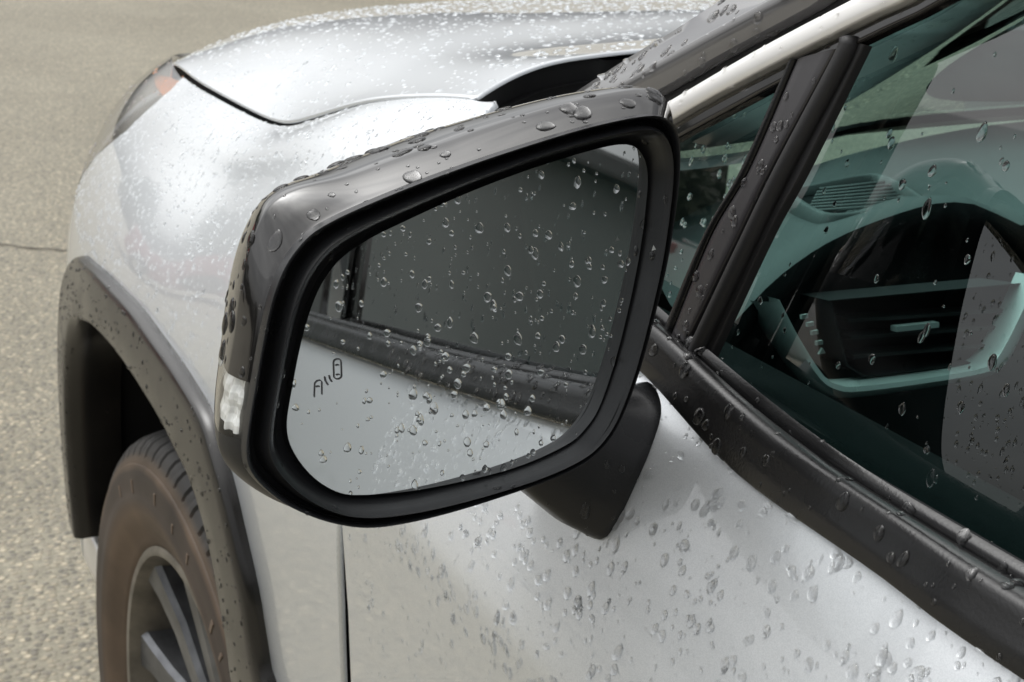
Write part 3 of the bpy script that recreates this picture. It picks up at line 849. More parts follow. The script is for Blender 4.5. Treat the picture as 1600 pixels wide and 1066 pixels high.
# A pillar: side face, rounded ridge, front face down to the windscreen
ridge = ext(list(gpl([(925, 155), (960, 137), (1000, 116), (1095, 62), (1200, 5), (1210, 0)], .002)))
silh = ext(list(gpl([(868, 165), (905, 140), (1000, 79), (1042, 55), (1112, 9), (1130, 0)], -.012)))
nP = 140
Lw, Rd, Sl = [resample(a, nP, False) for a in (pil_low, ridge, silh)]
mb = MB(); rg = []
rg.append(Lw - NG * .02)
rg.append(Lw + NG * .001); rg.append(Lw * .97 + Rd * .03 + NG * .0025)
for t in (.3, .6, .85): rg.append(Lw * (1 - t) + Rd * t + NG * .003)
rg.append(Lw * .04 + Rd * .96 + NG * .0024)
rg.append(Rd + NG * .0006)
rg.append(Rd * .9 + Sl * .1 + NG * .0004)
for t in (.4, .7, 1.0): rg.append(Rd * (1 - t) + Sl * t)
rg.append(Sl + np.array([.006, -.020, -.004])); rg.append(Sl + np.array([.0, -.045, -.012]))
mb.loft([list(r) for r in rg], closed=False)
apil = mb.obj('a_pillar', M['pillar'], car, auto=50)

# belt moulding: section swept along the belt
def glass_tint(name, tint, refl, rough=0.0):
    return clear_plastic(name, tint, rough, refl)
M['glass'] = glass_tint('green_tinted_glass', (.35, .56, .53), 3.8)
M['wglass'] = glass_tint('windscreen_glass', (.80, .88, .86), 1.7)
lo_px = [((1005, 548), .874), ((1075, 625), .8765), ((1150, 700), .879), ((1375, 856), .884), ((1600, 1013), .888)]
LOW = [at(*p, 'y', y) for p, y in lo_px]
LOW = [np.array([-.60, .868, LOW[0][2] + .006]), np.array([-.68, .871, LOW[0][2] + .003])] + [LOW[0], LOW[2], LOW[3], LOW[4]] + [np.array([x, .888 + .004, 1.058 + .03 * max(0, -x - 1.2)]) for x in (-1.25, -1.6, -2.1, -2.6, -2.78)]
UPP = [np.array([-.60, .852, 1.08]), np.array([-.70, .852, 1.078])] + list(gpl([(1095, 553), (1300, 716), (1600, 901)])) + [gxz(x, 1.062 + .03 * max(0, -x - 1.2)) + np.array([0, .002, 0]) for x in (-1.25, -1.6, -2.1, -2.6, -2.78)]
nB = 160
LO_, UP_ = resample(LOW, nB, False), resample(UPP, nB, False)
# same x on both lines
xs_ = np.linspace(-.62, -2.76, nB)
def byx(P): i = np.argsort(P[:, 0]); return np.stack([xs_, np.interp(xs_, P[i, 0], P[i, 1]), np.interp(xs_, P[i, 0], P[i, 2])], 1)
LO_, UP_ = byx(LO_), byx(UP_)
zup = np.array([0, 0, 1.0]); yo = np.array([0, 1.0, 0])
prof = [(0, 0, -.010), (0, 0, .0015), (.02, 0, .0046), (.05, 0, .0056), (.17, 0, .0050), (.20, 0, .0040), (.215, 0, -.001), (.245, 0, -.001), (.26, 0, .0026), (.29, 0, .0040), (.45, .0, .0062), (.60, 0, .0072), (.68, 0, .0070), (.725, .0008, .0056), (.75, .0010, .0030), (.88, .0012, -.003), (.985, .0014, -.0085), (1.0, .0005, -.0100), (1.0, -.004, -.0105)]
mb = MB(); mb.loft([list(UP_ * (1 - t) + LO_ * t + yo * dy + zup * dz) for t, dy, dz in prof], closed=False)
belt = mb.obj('belt_moulding', M['mould'], car, auto=50)

# quarter-window division bar
bl = gpl([(1252, 94), (1178, 266), (1117, 372), (1053, 530), (1040, 560)]); br = gpl([(1314, 78), (1213, 262), (1160, 370), (1078, 538), (1066, 566)])
l0 = gpl([(1240, 100), (1166, 266), (1106, 372), (1041, 525), (1028, 555)])
ribbon('window_seal', l0, bl, M['mould'], depth=.0035, n=50, crown=.0008)
ribbon('division_bar', bl, br, M['bar'], depth=.003, n=50)
tb = gpl([(1327, 60), (1318, 90), (1227, 262), (1174, 370), (1091, 544), (1080, 570)], .0015)
mb = MB(); mb.tube(resample(tb, 50, False), .0042, 12); mb.obj('glass_run_channel', M['rubber'], car)
e0 = gpl([(1332, 66), (1240, 266), (1188, 370), (1102, 546), (1092, 570)]); e1 = gpl([(1352, 70), (1255, 266), (1199, 370), (1114, 551), (1104, 575)])
ribbon('window_seal', e0, e1, M['rubber'], depth=.0005, n=50)

# panes, set in behind the seals
PR = .020
def pane(name, pts, mat, parent, th=.004):
    P = np.array(pts); n = len(P)
    v = list(P - NG * .001) + list(P - NG * (.001 + th)); f = [tuple(range(n)), tuple(range(2 * n - 1, n - 1, -1))] if False else [tuple(range(n))]
    return mesh_obj(name, v[:n], f, mat, parent, False)
qg = list(gpl([(1035, 205), (1062, 205), (1240, 112), (1250, 100), (1178, 266), (1110, 385), (1045, 530), (985, 480)], -PR))
pane('quarter_window', qg, M['glass'], car)
wt = list(gpl([(1322, 74), (1400, 38), (1485, -4)], -PR)) + [np.array(p) - NG * PR for p in roofline(0, .010)[:4]]
wt = [p for p in wt if p[0] > -1.86] + [gxz(-1.86, 1.538, -PR)]
wb = [gxz(-1.86, 1.075, -PR), gxz(-1.3, 1.05, -PR), gxz(-.97, 1.045, -PR)] + list(gpl([(1300, 735), (1090, 575), (1105, 545)], -PR))
pane('door_window', wt + wb, M['glass'], car)
pane('rear_door_window', [gxz(-1.94, 1.07, -PR), gxz(-1.94, 1.54, -PR), gxz(-2.2, 1.545, -PR), gxz(-2.6, 1.48, -PR), gxz(-2.72, 1.42, -PR), gxz(-2.72, 1.09, -PR)], M['glass'], car)
ribbon('b_pillar', [gxz(-1.855, 1.05), gxz(-1.855, 1.3), gxz(-1.855, 1.545)], [gxz(-1.945, 1.05), gxz(-1.945, 1.3), gxz(-1.945, 1.548)], M['gloss'], depth=.003, n=20)

# windscreen, roof and far side
ws_low = [(-.60, .79, 1.115), (-.47, .60, 1.085), (-.33, .35, 1.070), (-.28, 0, 1.065), (-.33, -.35, 1.070), (-.47, -.60, 1.085), (-.60, -.79, 1.115)]
ws_top = [(-1.42, .60, 1.585), (-1.36, .45, 1.610), (-1.33, .25, 1.625), (-1.32, 0, 1.63), (-1.33, -.25, 1.625), (-1.36, -.45, 1.610), (-1.42, -.60, 1.585)]
A_, B_ = resample(ws_low, 40, False), resample(ws_top, 40, False)
mb = MB(); mb.loft([list(A_ * (1 - t) + B_ * t + np.array([.0, 0, .05]) * math.sin(math.pi * t)) for t in np.linspace(0, 1, 20)], closed=False)
mb.obj('windscreen', M['wglass'], car)
mb = MB()
for zz, sc in ((0, 1.0),):
    rows = []
    for x, hw, h in [(-1.36, .64, 1.625), (-1.7, .66, 1.665), (-2.2, .66, 1.675), (-2.7, .64, 1.64), (-3.2, .60, 1.54), (-3.45, .60, 1.20), (-3.5, .75, .9), (-3.5, .85, .4)]:
        rows.append([(x, y * hw, h - .05 * abs(y) ** 3) for y in np.linspace(-1, 1, 15)])
    mb.loft(rows, closed=False)
mb.obj('roof', M['paint'], car)
rows = [[(x, y * .64, h - .05 * abs(y) ** 3 - .03) for y in np.linspace(-1, 1, 9)] for x, h in [(-1.36, 1.61), (-1.7, 1.65), (-2.2, 1.66), (-2.7, 1.62), (-3.2, 1.52), (-3.42, 1.2), (-3.44, .4)]]
M['headliner'] = simple('headliner_fabric', (.38, .39, .38), .9)
mb = MB(); mb.loft(rows, closed=False); mb.obj('headliner', M['headliner'], car)
# far door (inside face seen through the cabin)
M['cabin'] = simple('cabin_plastic', (.016, .017, .018), .7, spec=.15, bump=.3, bscale=700)
mb = MB(); mb.loft([[(x, -y, z) for x in np.linspace(-.5, -3.2, 12)] for y, z in ((.90, 1.05), (.80, 1.05), (.78, .9), (.76, .6), (.76, .3))], closed=False)
mb.obj('far_door_trim', M['cabin'], car)
mb = MB(); mb.loft([[(x, -y, z) for x in np.linspace(.40, -3.2, 14)] for y, z in ((.80, 1.03), (.90, 1.0), (.93, .85), (.92, .6), (.90, .3))], closed=False)
mb.obj('far_body_side', M['paint'], car)
mb = MB(); mb.add([(-.5, -.9, .32), (-3.4, -.9, .32), (-3.4, .9, .32), (-.5, .9, .32)], [(0, 1, 2, 3)]); mb.obj('cabin_floor', M['cabin'], car)
mb = MB(); mb.add([(-.5, -.92, .1), (-.5, .90, .1), (-.5, .90, 1.0), (-.5, -.92, 1.0)], [(0, 1, 2, 3)]); mb.obj('bulkhead', M['black'], car)

# near door trim inside the glass
mb = MB()
mb.loft([[(x, y, z + .0 * x) for x in np.linspace(-.60, -2.7, 14)] for y, z in ((.846, 1.050), (.838, 1.056), (.80, 1.050), (.765, 1.032), (.745, 1.00), (.735, .93), (.74, .75), (.74, .35))], closed=False)
mb.obj('door_trim', M['cabin'], car)

# ------------------------------------------------------------------ cowl behind the hood
wall = [HG[-1]] + list(HRE) + [np.array([-.33, .40, 1.145]), np.array([-.315, .0, 1.15])]
W0 = resample(wall, 60, False)
inn = unit(np.array([.6, -.55, 0]))
mb = MB(); mb.loft([list(W0 + inn * .006 - zup * .003), list(W0 + inn * .010 - zup * .006), list(W0 + inn * .012 - zup * .045), list(W0 + inn * .03 - zup * .075)], closed=False)
M['cowlblack'] = simple('cowl_plastic', (.022, .022, .023), .6, bump=.1, bscale=600)
mb.obj('cowl_seal', M['cowlblack'], car, auto=40)
mb = MB(); wl_ = resample(ws_low, 60, False)
far = np.array([(-.24, .80, 1.06), (-.24, .60, 1.05), (-.22, .3, 1.05), (-.2, 0, 1.05)])
fr2 = resample(far, 30, False); wl2 = wl_[:30]
mb.loft([list(fr2), list(wl2 * .5 + fr2 * .5 - zup * .012), list(wl2 + np.array([0, .0, -.005]))], closed=False)
mb.obj('cowl_panel', M['cowlblack'], car)
# fender end cap below the pillar, hidden mostly by the mirror
mb = MB(); mb.loft([[(-.452, .795, 1.118), (-.50, .80, 1.10), (-.56, .815, 1.10), (-.64, .82, 1.12)], [(-.46, .82, 1.10), (-.50, .84, 1.075), (-.56, .855, 1.065), (-.68, .86, 1.07)], [(-.47, .86, 1.04), (-.50, .875, 1.02), (-.56, .875, 1.02), (-.68, .872, 1.04)]], closed=False)
mb.obj('pillar_base', M['gloss'], car)

# ------------------------------------------------------------------ dashboard
dash = empty('dashboard', (0, 0, 0)); dash.parent = car
brow = np.array([at(px, py, 'y', y) for px, py, y in [(1110, 545, .775), (1160, 490, .745), (1220, 430, .70), (1300, 376, .635), (1400, 335, .56), (1480, 316, .50), (1545, 325, .455), (1600, 352, .43)]] + [np.array([-.58, .30, 1.06]), np.array([-.56, .1, 1.04]), np.array([-.56, -.3, 1.04]), np.array([-.60, -.72, 1.03])])
print('brow', np.round(brow, 3).tolist())
BR = resample(brow, 70, False)
fwd = np.array([1.0, 0, 0])
base_ = np.array([(-.60, .77), (-.52, .70), (-.45, .58), (-.37, .42), (-.30, .2), (-.285, 0), (-.31, -.3), (-.45, -.58), (-.60, -.75)])
WB = resample(np.array([(x, y, 1.055) for x, y in base_]), 70, False)
M['dashtop'] = simple('dash_top_vinyl', (.17, .18, .18), .42, bump=.25, bscale=900)
mb = MB(); mb.loft([list(BR), list(BR + np.array([.008, 0, .003])), list(BR * .7 + WB * .3 - zup * .004), list(BR * .35 + WB * .65 - zup * .006), list(WB)], closed=False)
mb.obj('dash_top', M['dashtop'], dash)
mb = MB(); mb.loft([list(BR), list(BR + np.array([-.004, .002, -.006])), list(BR + np.array([-.002, .002, -.016])), list(BR + np.array([.03, -.010, -.035])), list(np.stack([BR[:, 0] * .3 - .43, BR[:, 1], BR[:, 2] * 0 + .955], 1)), list(np.stack([BR[:, 0] * .0 - .60, BR[:, 1], BR[:, 2] * 0 + .80], 1)), list(np.stack([BR[:, 0] * .0 - .56, BR[:, 1], BR[:, 2] * 0 + .5], 1))], closed=False)
mb.obj('dash_face', M['cabin'], dash)
VP = np.array([-.64, .62, .99]); VN = unit(np.array([-1.0, .02, .02]))
_a, _b, _c = at(1190, 470, 'y', .71), at(1300, 605, 'y', .66), at(1530, 580, 'y', .55)
VN = unit(np.cross(_b - _a, _c - _a)); VN = VN if VN[0] < 0 else -VN; VP = _b + VN * .028
def vpl(pts, off=0.0): return np.array([on_plane(px, py, VP + VN * off, VN) for px, py in pts])
print('vent plane', VN, vpl([(1190, 470), (1600, 490)]))
M['ventsilver'] = simple('satin_silver_vent_trim', (.80, .84, .83), .38, metal=.25, coat=.3)
o_ = vpl([(1180, 471), (1215, 530), (1262, 596), (1292, 618), (1330, 622), (1430, 609), (1530, 592), (1562, 578), (1582, 552), (1608, 496), (1640, 430)])
i_ = vpl([(1217, 468), (1246, 525), (1283, 583), (1306, 597), (1335, 599), (1430, 588), (1520, 573), (1545, 560), (1562, 535), (1585, 490), (1612, 430)])
OA, IB = resample(o_, 70, False), resample(i_, 70, False)
mb = MB(); mb.loft([list(OA - VN * .012), list(OA), list(OA * .8 + IB * .2 + VN * .003), list(OA * .45 + IB * .55 + VN * .005), list(OA * .12 + IB * .88 + VN * .004), list(IB + VN * .0), list(IB - VN * .014)], closed=False)
mb.obj('vent_trim', M['ventsilver'], dash, auto=45)
# vent cavity, vanes and knob
q = vpl([(1290, 468), (1600, 440), (1625, 540), (1520, 566), (1345, 588), (1316, 570)], -.010)
mb = MB(); nq = len(q); qi = q.mean(0) + (q - q.mean(0)) * .93 - VN * .035
mb.loft([list(q + VN * .004), list(q.mean(0) + (q - q.mean(0)) * .97 + VN * .003), list(qi)], True, False, True); mb.obj('air_vent', M['black'], dash, smooth=False)
M['vane'] = simple('vent_vane', (.03, .031, .032), .4)
for k, (y0, y1) in enumerate([(500, 482), (527, 507), (556, 534)]):
    a, b = vpl([(1318 + 5 * k, y0), (1600, y1)], -.014)
    mb = MB(); t_ = unit(b - a); w_ = np.cross(VN, t_)
    mb.loft([[a - VN * .010 + w_ * .002, a + VN * .004 + w_ * .001, a + VN * .004 - w_ * .001, a - VN * .010 - w_ * .002], [b - VN * .010 + w_ * .002, b + VN * .004 + w_ * .001, b + VN * .004 - w_ * .001, b - VN * .010 - w_ * .002]], True, True, True)
    mb.obj('vent_vane', M['vane'], dash, smooth=False)
a, b = vpl([(1398, 514), (1464, 507)], -.004)
mb = MB(); w_ = np.cross(VN, unit(b - a)); w_ = w_ if w_[2] > 0 else -w_
mb.loft([[a - VN * .004 + w_ * .0016, a + VN * .002 + w_ * .0016, a + VN * .002 - w_ * .0016, a - VN * .004 - w_ * .0016], [b - VN * .004 + w_ * .0016, b + VN * .002 + w_ * .0016, b + VN * .002 - w_ * .0016, b - VN * .004 - w_ * .0016]], True, True, True)
mb.obj('vent_tab', M['ventsilver'], dash, smooth=False)
M['markgrey'] = simple('pale_grey_print', (.45, .47, .46), .5)
for px, py in [(1258, 495), (1267, 507), (1274, 520), (1281, 536)]:
    a, b = vpl([(px - 5, py + 1), (px + 5, py - 1)], .001); w_ = np.cross(VN, unit(b - a))
    mb = MB(); mb.loft([[a + w_ * .0012, a - w_ * .0012, a - w_ * .0012 - VN * .002, a + w_ * .0012 - VN * .002], [b + w_ * .0012, b - w_ * .0012, b - w_ * .0012 - VN * .002, b + w_ * .0012 - VN * .002]], True, True, True)
    mb.obj('dial_mark', M['markgrey'], dash, smooth=False)
a, b, c = vpl([(1280, 554), (1290, 552), (1286, 544)], .001)
mb = MB(); mb.loft([[a, b, c], [a - VN * .002, b - VN * .002, c - VN * .002]], True, True, True); mb.obj('dial_arrow', M['markgrey'], dash, smooth=False)
# dash-corner tweeter grille: frame and ribs on the dash top
gq = np.array([at(px, py, 'z', 1.062) for px, py in [(1228, 302), (1270, 290), (1352, 274), (1392, 279), (1446, 314), (1400, 325), (1330, 338), (1280, 336)]])
GQ = resample(gq, 60)
gcen = GQ.mean(0)
mb = MB(); mb.loft([list(GQ - zup * .010), list(GQ + zup * .001), list(gcen + (GQ - gcen) * .94 + zup * .002), list(gcen + (GQ - gcen) * .89 + zup * .001), list(gcen + (GQ - gcen) * .87 - zup * .006)]); mb.obj('speaker_grille_frame', M['dashtop'], dash)
mb = MB(); mb.add(list(gcen + (GQ - gcen) * .90 - zup * .005), [tuple(range(60))]); mb.obj('speaker_grille_back', M['cabin'], dash, smooth=False)
M['rib'] = simple('grille_rib', (.24, .25, .25), .45)
for k in range(8):
    t = k / 7
    a = at(1262 + 18 * t * 1.0, 331 - 38 * t if False else 330 - 34 * t, 'z', 1.060); b = at(1392 + 22 * (1 - t) - 6 * t, 320 - 36 * t, 'z', 1.060)
    mb = MB(); mb.tube([a, b], .0013, 6); mb.obj('grille_rib', M['rib'], dash)

# front seats
M['seat'] = simple('seat_fabric', (.03, .03, .032), .8, bump=.5, bscale=500)
for sy in (.38, -.38):
    st = empty('front_seat', (0, 0, 0)); st.parent = car
    mb = MB(); mb.box((-1.42, sy, .62), (.52, .52, .16), None, .06); mb.obj('seat_cushion', M['seat'], st)
    mb = MB(); mb.box((-1.72, sy, .98), (.16, .50, .62), Matrix.Rotation(-.28, 3, 'Y'), .06); mb.obj('seat_back', M['seat'], st)
    mb = MB(); mb.box((-1.84, sy, 1.36), (.11, .27, .18), Matrix.Rotation(-.2, 3, 'Y'), .045); mb.obj('head_restraint', M['seat'], st)
st = empty('rear_seat', (0, 0, 0)); st.parent = car
mb = MB(); mb.box((-2.72, 0, .98), (.16, 1.30, .66), Matrix.Rotation(-.35, 3, 'Y'), .06); mb.obj('seat_back', M['seat'], st)

# ------------------------------------------------------------------ marks on the mirror
M['print'] = simple('etched_grey_print', (.10, .10, .105), .6)
def flat_line(px_pts, width_px, off, closed=False, name='blind_spot_icon', mat=None, parent=None):
    P = np.array(px_pts, float); n = len(P); v, f = [], []
    for i in range(n):
        a = P[(i - 1) % n] if closed or i > 0 else P[i]; b = P[(i + 1) % n] if closed or i < n - 1 else P[i]
        t = unit(b - a); nn = np.array([-t[1], t[0]]) * width_px / 2
        v += list(mpl([tuple(P[i] + nn), tuple(P[i] - nn)], off))
    for i in range(n if closed else n - 1):
        j = (i + 1) % n; f.append((2 * i, 2 * i + 1, 2 * j + 1, 2 * j))
    return v, f
mb = MB(); IO = -.0140
def rrect(cx, cy, w, h, sk, n=6, r=5):
    pts = []
    for qx, qy, a0 in ((1, 1, 0), (-1, 1, 90), (-1, -1, 180), (1, -1, 270)):
        for k in range(n):
            a = math.radians(a0 + 90 * k / (n - 1))
            x = qx * (w / 2 - r) + r * math.cos(a); y = qy * (h / 2 - r) + r * math.sin(a)
            pts.append((cx + x + sk * y, cy + y + .12 * -x))
    return pts
mb.add(*flat_line(rrect(528, 577, 12, 31, .03), 1.9, IO, True))
op = [p for p in rrect(497.5, 609, 12, 31, .03)]
mb.add(*flat_line([(491.5, 621), (492, 606), (492.5, 599), (496, 595.5), (501, 594.5), (503.5, 597), (503.5, 617)], 1.8, IO))
for cx, cy in ((527.5, 571), (528.5, 586), (497, 604.5)):
    mb.add(*flat_line([(cx - 3, cy + .6), (cx, cy - .6), (cx + 3, cy - .2)], 2.0, IO))
mb.add(*flat_line([(508, 589), (509, 595), (513, 602)], 2.6, IO)); mb.add(*flat_line([(515, 587), (516, 592), (519, 597)], 2.6, IO))
tag(mb.obj('blind_spot_icon', M['print'], mirror, smooth=False), 'small grey printed icon of two cars', None, None, 'stuff')
mb = MB(); tri = mpl([(1018, 392), (1025, 390), (1021, 383)], .001); mb.add(list(tri), [(0, 1, 2)]); mb.obj('bezel_mark', M['markgrey'], mirror, smooth=False)

# ------------------------------------------------------------------ surroundings seen in the reflections
def leafmat(name, c0, c1):
    m, n, l, b = mat_new(name)
    t = n.new('ShaderNodeTexCoord'); x = n.new('ShaderNodeTexNoise'); x.inputs['Scale'].default_value = 2.2; x.inputs['Detail'].default_value = 5
    l.new(t.outputs['Object'], x.inputs['Vector']); r = n.new('ShaderNodeValToRGB')
    r.color_ramp.elements[0].position = .35; r.color_ramp.elements[0].color = (*c0, 1); r.color_ramp.elements[1].position = .65; r.color_ramp.elements[1].color = (*c1, 1)
    l.new(x.outputs[0], r.inputs[0]); l.new(r.outputs[0], b.inputs['Base Color']); b.inputs['Roughness'].default_value = .7
    return m
M['leaf'] = leafmat('dark_leaf', (.018, .030, .014), (.045, .065, .028))
M['palm'] = leafmat('palm_leaf', (.03, .045, .02), (.06, .08, .035))
M['bark'] = simple('bark', (.08, .065, .05), .9, noise=.4, nscale=6)
def crown_mesh(seed, rx, rz, n=3600, leaf=.34):
    r_ = random.Random(seed); v, f = [], []
    cl = [(r_.gauss(0, .42) * rx, r_.gauss(0, .42) * rx, r_.uniform(-.75, .8) * rz, r_.uniform(.30, .55) * rx) for _ in range(16)]
    for k in range(n):
        cx, cy, cz, cr = cl[k % 16]
        d = Vector((r_.gauss(0, 1), r_.gauss(0, 1), r_.gauss(0, 1))).normalized() * cr * r_.uniform(.55, 1.0)
        p = Vector((cx, cy, cz)) + d; s_ = leaf * r_.uniform(.6, 1.3)
        a = Vector((r_.gauss(0, 1), r_.gauss(0, 1), r_.gauss(0, 1))).normalized(); b = a.orthogonal().normalized()
        i = len(v); v += [p - a * s_, p + b * s_ * .45, p + a * s_, p - b * s_ * .45]; f.append((i, i + 1, i + 2, i + 3))
    return v, f
def tree(x, y, h, seed, label, rx=2.4):
    t = empty('broadleaf_tree', (x, y, GZ)); tag(t, label, 'tree', 'trees reflected in the car')
    mb = MB(); mb.tube([(0, 0, 0), (.1, .05, h * .25), (-.05, .1, h * .55), (.05, 0, h * .85)], [.24, .19, .13, .04], 8)
    for k in range(6):
        a = k * 1.05; mb.tube([(0, .05, h * (.3 + .06 * k)), (math.cos(a) * rx * .35, math.sin(a) * rx * .35, h * (.42 + .06 * k)), (math.cos(a) * rx * .7, math.sin(a) * rx * .7, h * (.5 + .06 * k))], [.10, .06, .02], 6)
    mb.f = mb.f; o = mb.obj('trunk', M['bark']); o.parent = t
    v, f = crown_mesh(seed, rx, h * .36); v = [p + Vector((0, 0, h * .60)) for p in v]
    o = mesh_obj('crown', v, f, M['leaf'], None, False); o.parent = t
    return t
names = ['first', 'second', 'third', 'fourth', 'fifth', 'sixth', 'seventh', 'eighth']
front_spots = [(42, 8, 4.6), (41, 15, 4.2), (39, 22, 4.8), (36, 28, 4.4), (32, 34, 4.8), (26, 39, 4.5), (19, 43, 4.8), (11, 45, 4.6)]
for k, (x, y, h) in enumerate(front_spots):
    tree(x, y, h * .78, 40 + k, 'low dark tree across the car park, %s from the right in the reflection' % names[k], 3.6)
def palm(x, y, h, label):
    t = empty('palm_tree', (x, y, GZ)); tag(t, label, 'palm tree', 'palm trees reflected in the side window')
    mb = MB(); mb.tube([(0, 0, 0), (.05, 0, h * .5), (.15, .05, h)], [.22, .17, .14], 10); o = mb.obj('trunk', M['bark']); o.parent = t
    mb = MB()
    for k in range(22):
        a = k * 2.399; el = .9 - 1.5 * k / 22; L = 1.9
        d = Vector((math.cos(a) * math.cos(el), math.sin(a) * math.cos(el), math.sin(el)))
        side = d.cross(Vector((0, 0, 1))).normalized()
        for j in range(14):
            u0 = (j + 1) / 14; p = Vector((.15, .05, h)) + d * L * u0 + Vector((0, 0, -1.0 * u0 * u0))
            for sg in (-1, 1):
                q_ = p + side * sg * .45 * (1 - .6 * abs(u0 - .4)) + d * .2 + Vector((0, 0, -.18))
                mb.add([p - d * .05, p + d * .05, q_], [(0, 1, 2)])
        mb.tube([Vector((.15, .05, h)), Vector((.15, .05, h)) + d * L * .5 + Vector((0, 0, -.25)), Vector((.15, .05, h)) + d * L + Vector((0, 0, -1.0))], [.03, .02, .008], 4)
    o = mb.obj('crown', M['palm'], None, False); o.parent = t
palm(25, 31.5, 4.4, 'tall palm tree reflected at the right end of the side window')
palm(28, 36.5, 5.2, 'taller palm tree further off, reflected beside the nearer palm')
# unseen dark block added behind the car to darken its reflections
M['wall'] = simple('dark_grey_render', (.070, .078, .076), .85, noise=.12, nscale=.6)
refl_block = empty('reflection_block', (0, 0, 0)); tag(refl_block, 'long dark grey block added behind the car to darken the mirror reflection', 'reflection_block')
mb = MB(); mb.box((-17, 4, 2.0), (5, 34, 4.0)); mb.obj('block_body', M['wall'], refl_block, False)
mb = MB(); mb.box((-17, 4, 4.12), (5.5, 34.5, .24), None, .05); mb.obj('block_top', M['matte'], refl_block, False)
v, f = [], []
r_ = random.Random(5)
for k in range(9000):
    p = Vector((-13.6 + r_.gauss(0, .28), r_.uniform(-9, 16), r_.uniform(.02, 1.25) * (1 + .12 * math.sin(k * .37)))); s_ = r_.uniform(.05, .11)
    a = Vector((r_.gauss(0, 1), r_.gauss(0, 1), r_.gauss(0, 1))).normalized(); b = a.orthogonal().normalized(); i = len(v)
    v += [p - a * s_, p + b * s_ * .5, p + a * s_, p - b * s_ * .5]; f.append((i, i + 1, i + 2, i + 3))
hd = mesh_obj('hedge', v, f, M['leaf'], None, False); tag(hd, 'low dark green hedge behind the car', 'hedge')

# other parked cars
def parked_car(loc, rz, body, label, tall=1.0):
    t = empty('parked_car', loc); t.rotation_euler = (0, 0, rz); tag(t, label, 'car', 'other cars in the car park')
    secs = [(2.2, .70, .35, .62), (2.1, .80, .28, .82), (1.3, .88, .25, .98), (.7, .90, .25, 1.05), (-.6, .90, .25, 1.07), (-1.6, .89, .25, 1.08), (-2.1, .84, .28, 1.05), (-2.25, .74, .40, .95)]
    mb = MB(); rings = []
    for x, w, z0, z1 in secs:
        rings.append([(x, y * w, z) for y, z in [(-.55, z1), (-.9, z1 - .03), (-1, z1 - .18), (-1.02, (z0 + z1) / 2), (-.98, z0 + .06), (-.9, z0), (.9, z0), (.98, z0 + .06), (1.02, (z0 + z1) / 2), (1, z1 - .18), (.9, z1 - .03), (.55, z1)]])
    mb.loft(rings, True, True, True); o = mb.obj('body', body, None, True, 35); o.parent = t
    cab = [(.75, .80, 1.04, 1.06), (.05, .70, 1.05, 1.50 * tall), (-.5, .69, 1.05, 1.56 * tall), (-1.5, .67, 1.05, 1.53 * tall), (-2.1, .66, 1.04, 1.12)]
    mb = MB(); mb.loft([[(x, -w * 1.08, z0), (x, -w, z0 + (z1 - z0) * .5), (x, -w * .82, z1), (x, w * .82, z1), (x, w, z0 + (z1 - z0) * .5), (x, w * 1.08, z0)] for x, w, z0, z1 in cab], True, True, True)
    o = mb.obj('cabin_glass', M['gloss'], None, True, 30); o.parent = t
    mb = MB(); mb.loft([[(x, -w * .80, z1 + .005), (x, -w * .5, z1 + .03), (x, w * .5, z1 + .03), (x, w * .80, z1 + .005)] for x, w, z0, z1 in cab[1:4]], False); o = mb.obj('roof', body); o.parent = t
    for sy in (-1, 1):
        mb = MB(); mb.tube([(.8, sy * .86, 1.065), (-.6, sy * .89, 1.085), (-1.9, sy * .84, 1.09)], .018, 6); o = mb.obj('window_trim', M['chrome']); o.parent = t
        mb = MB(); mb.box((-2.08, sy * .80, .92), (.30, .12, .16), None, .03); o = mb.obj('tail_lamp', M['redlamp']); o.parent = t
        mb = MB(); mb.box((2.08, sy * .70, .72), (.20, .22, .12), None, .03); o = mb.obj('headlamp', M['chrome']); o.parent = t
        for wx in (1.35, -1.35):
            wh = empty('wheel', (wx, sy * .82, .33)); wh.parent = t
            v, f = revolve([(-.10, .20), (-.11, .28), (-.08, .33), (.08, .33), (.11, .28), (.10, .20), (.06, .19)], 28, (0, 0, 0)); o = mesh_obj('tyre', v, f, M['rubber']); o.parent = wh
            v, f = revolve([(.07 * sy, .001), (.08 * sy, .10), (.07 * sy, .205)], 20, (0, 0, 0)); o = mesh_obj('rim', v, f, M['chrome']); o.parent = wh
    return t
M['redlamp'] = simple('red_lamp', (.45, .02, .02), .15, coat=1)
M['whitepaint'] = simple('white_car_paint', (.78, .78, .77), .3, coat=1)
M['redpaint'] = simple('red_car_paint', (.42, .03, .04), .3, coat=1)
parked_car((13.7, 14.7, GZ), math.radians(129), M['whitepaint'], 'white car with a red tail lamp, reflected in the small quarter window', 1.05)
parked_car((11.5, 5.6, GZ), math.radians(100), M['redpaint'], 'dark red car reflected faintly along the silver front fender')

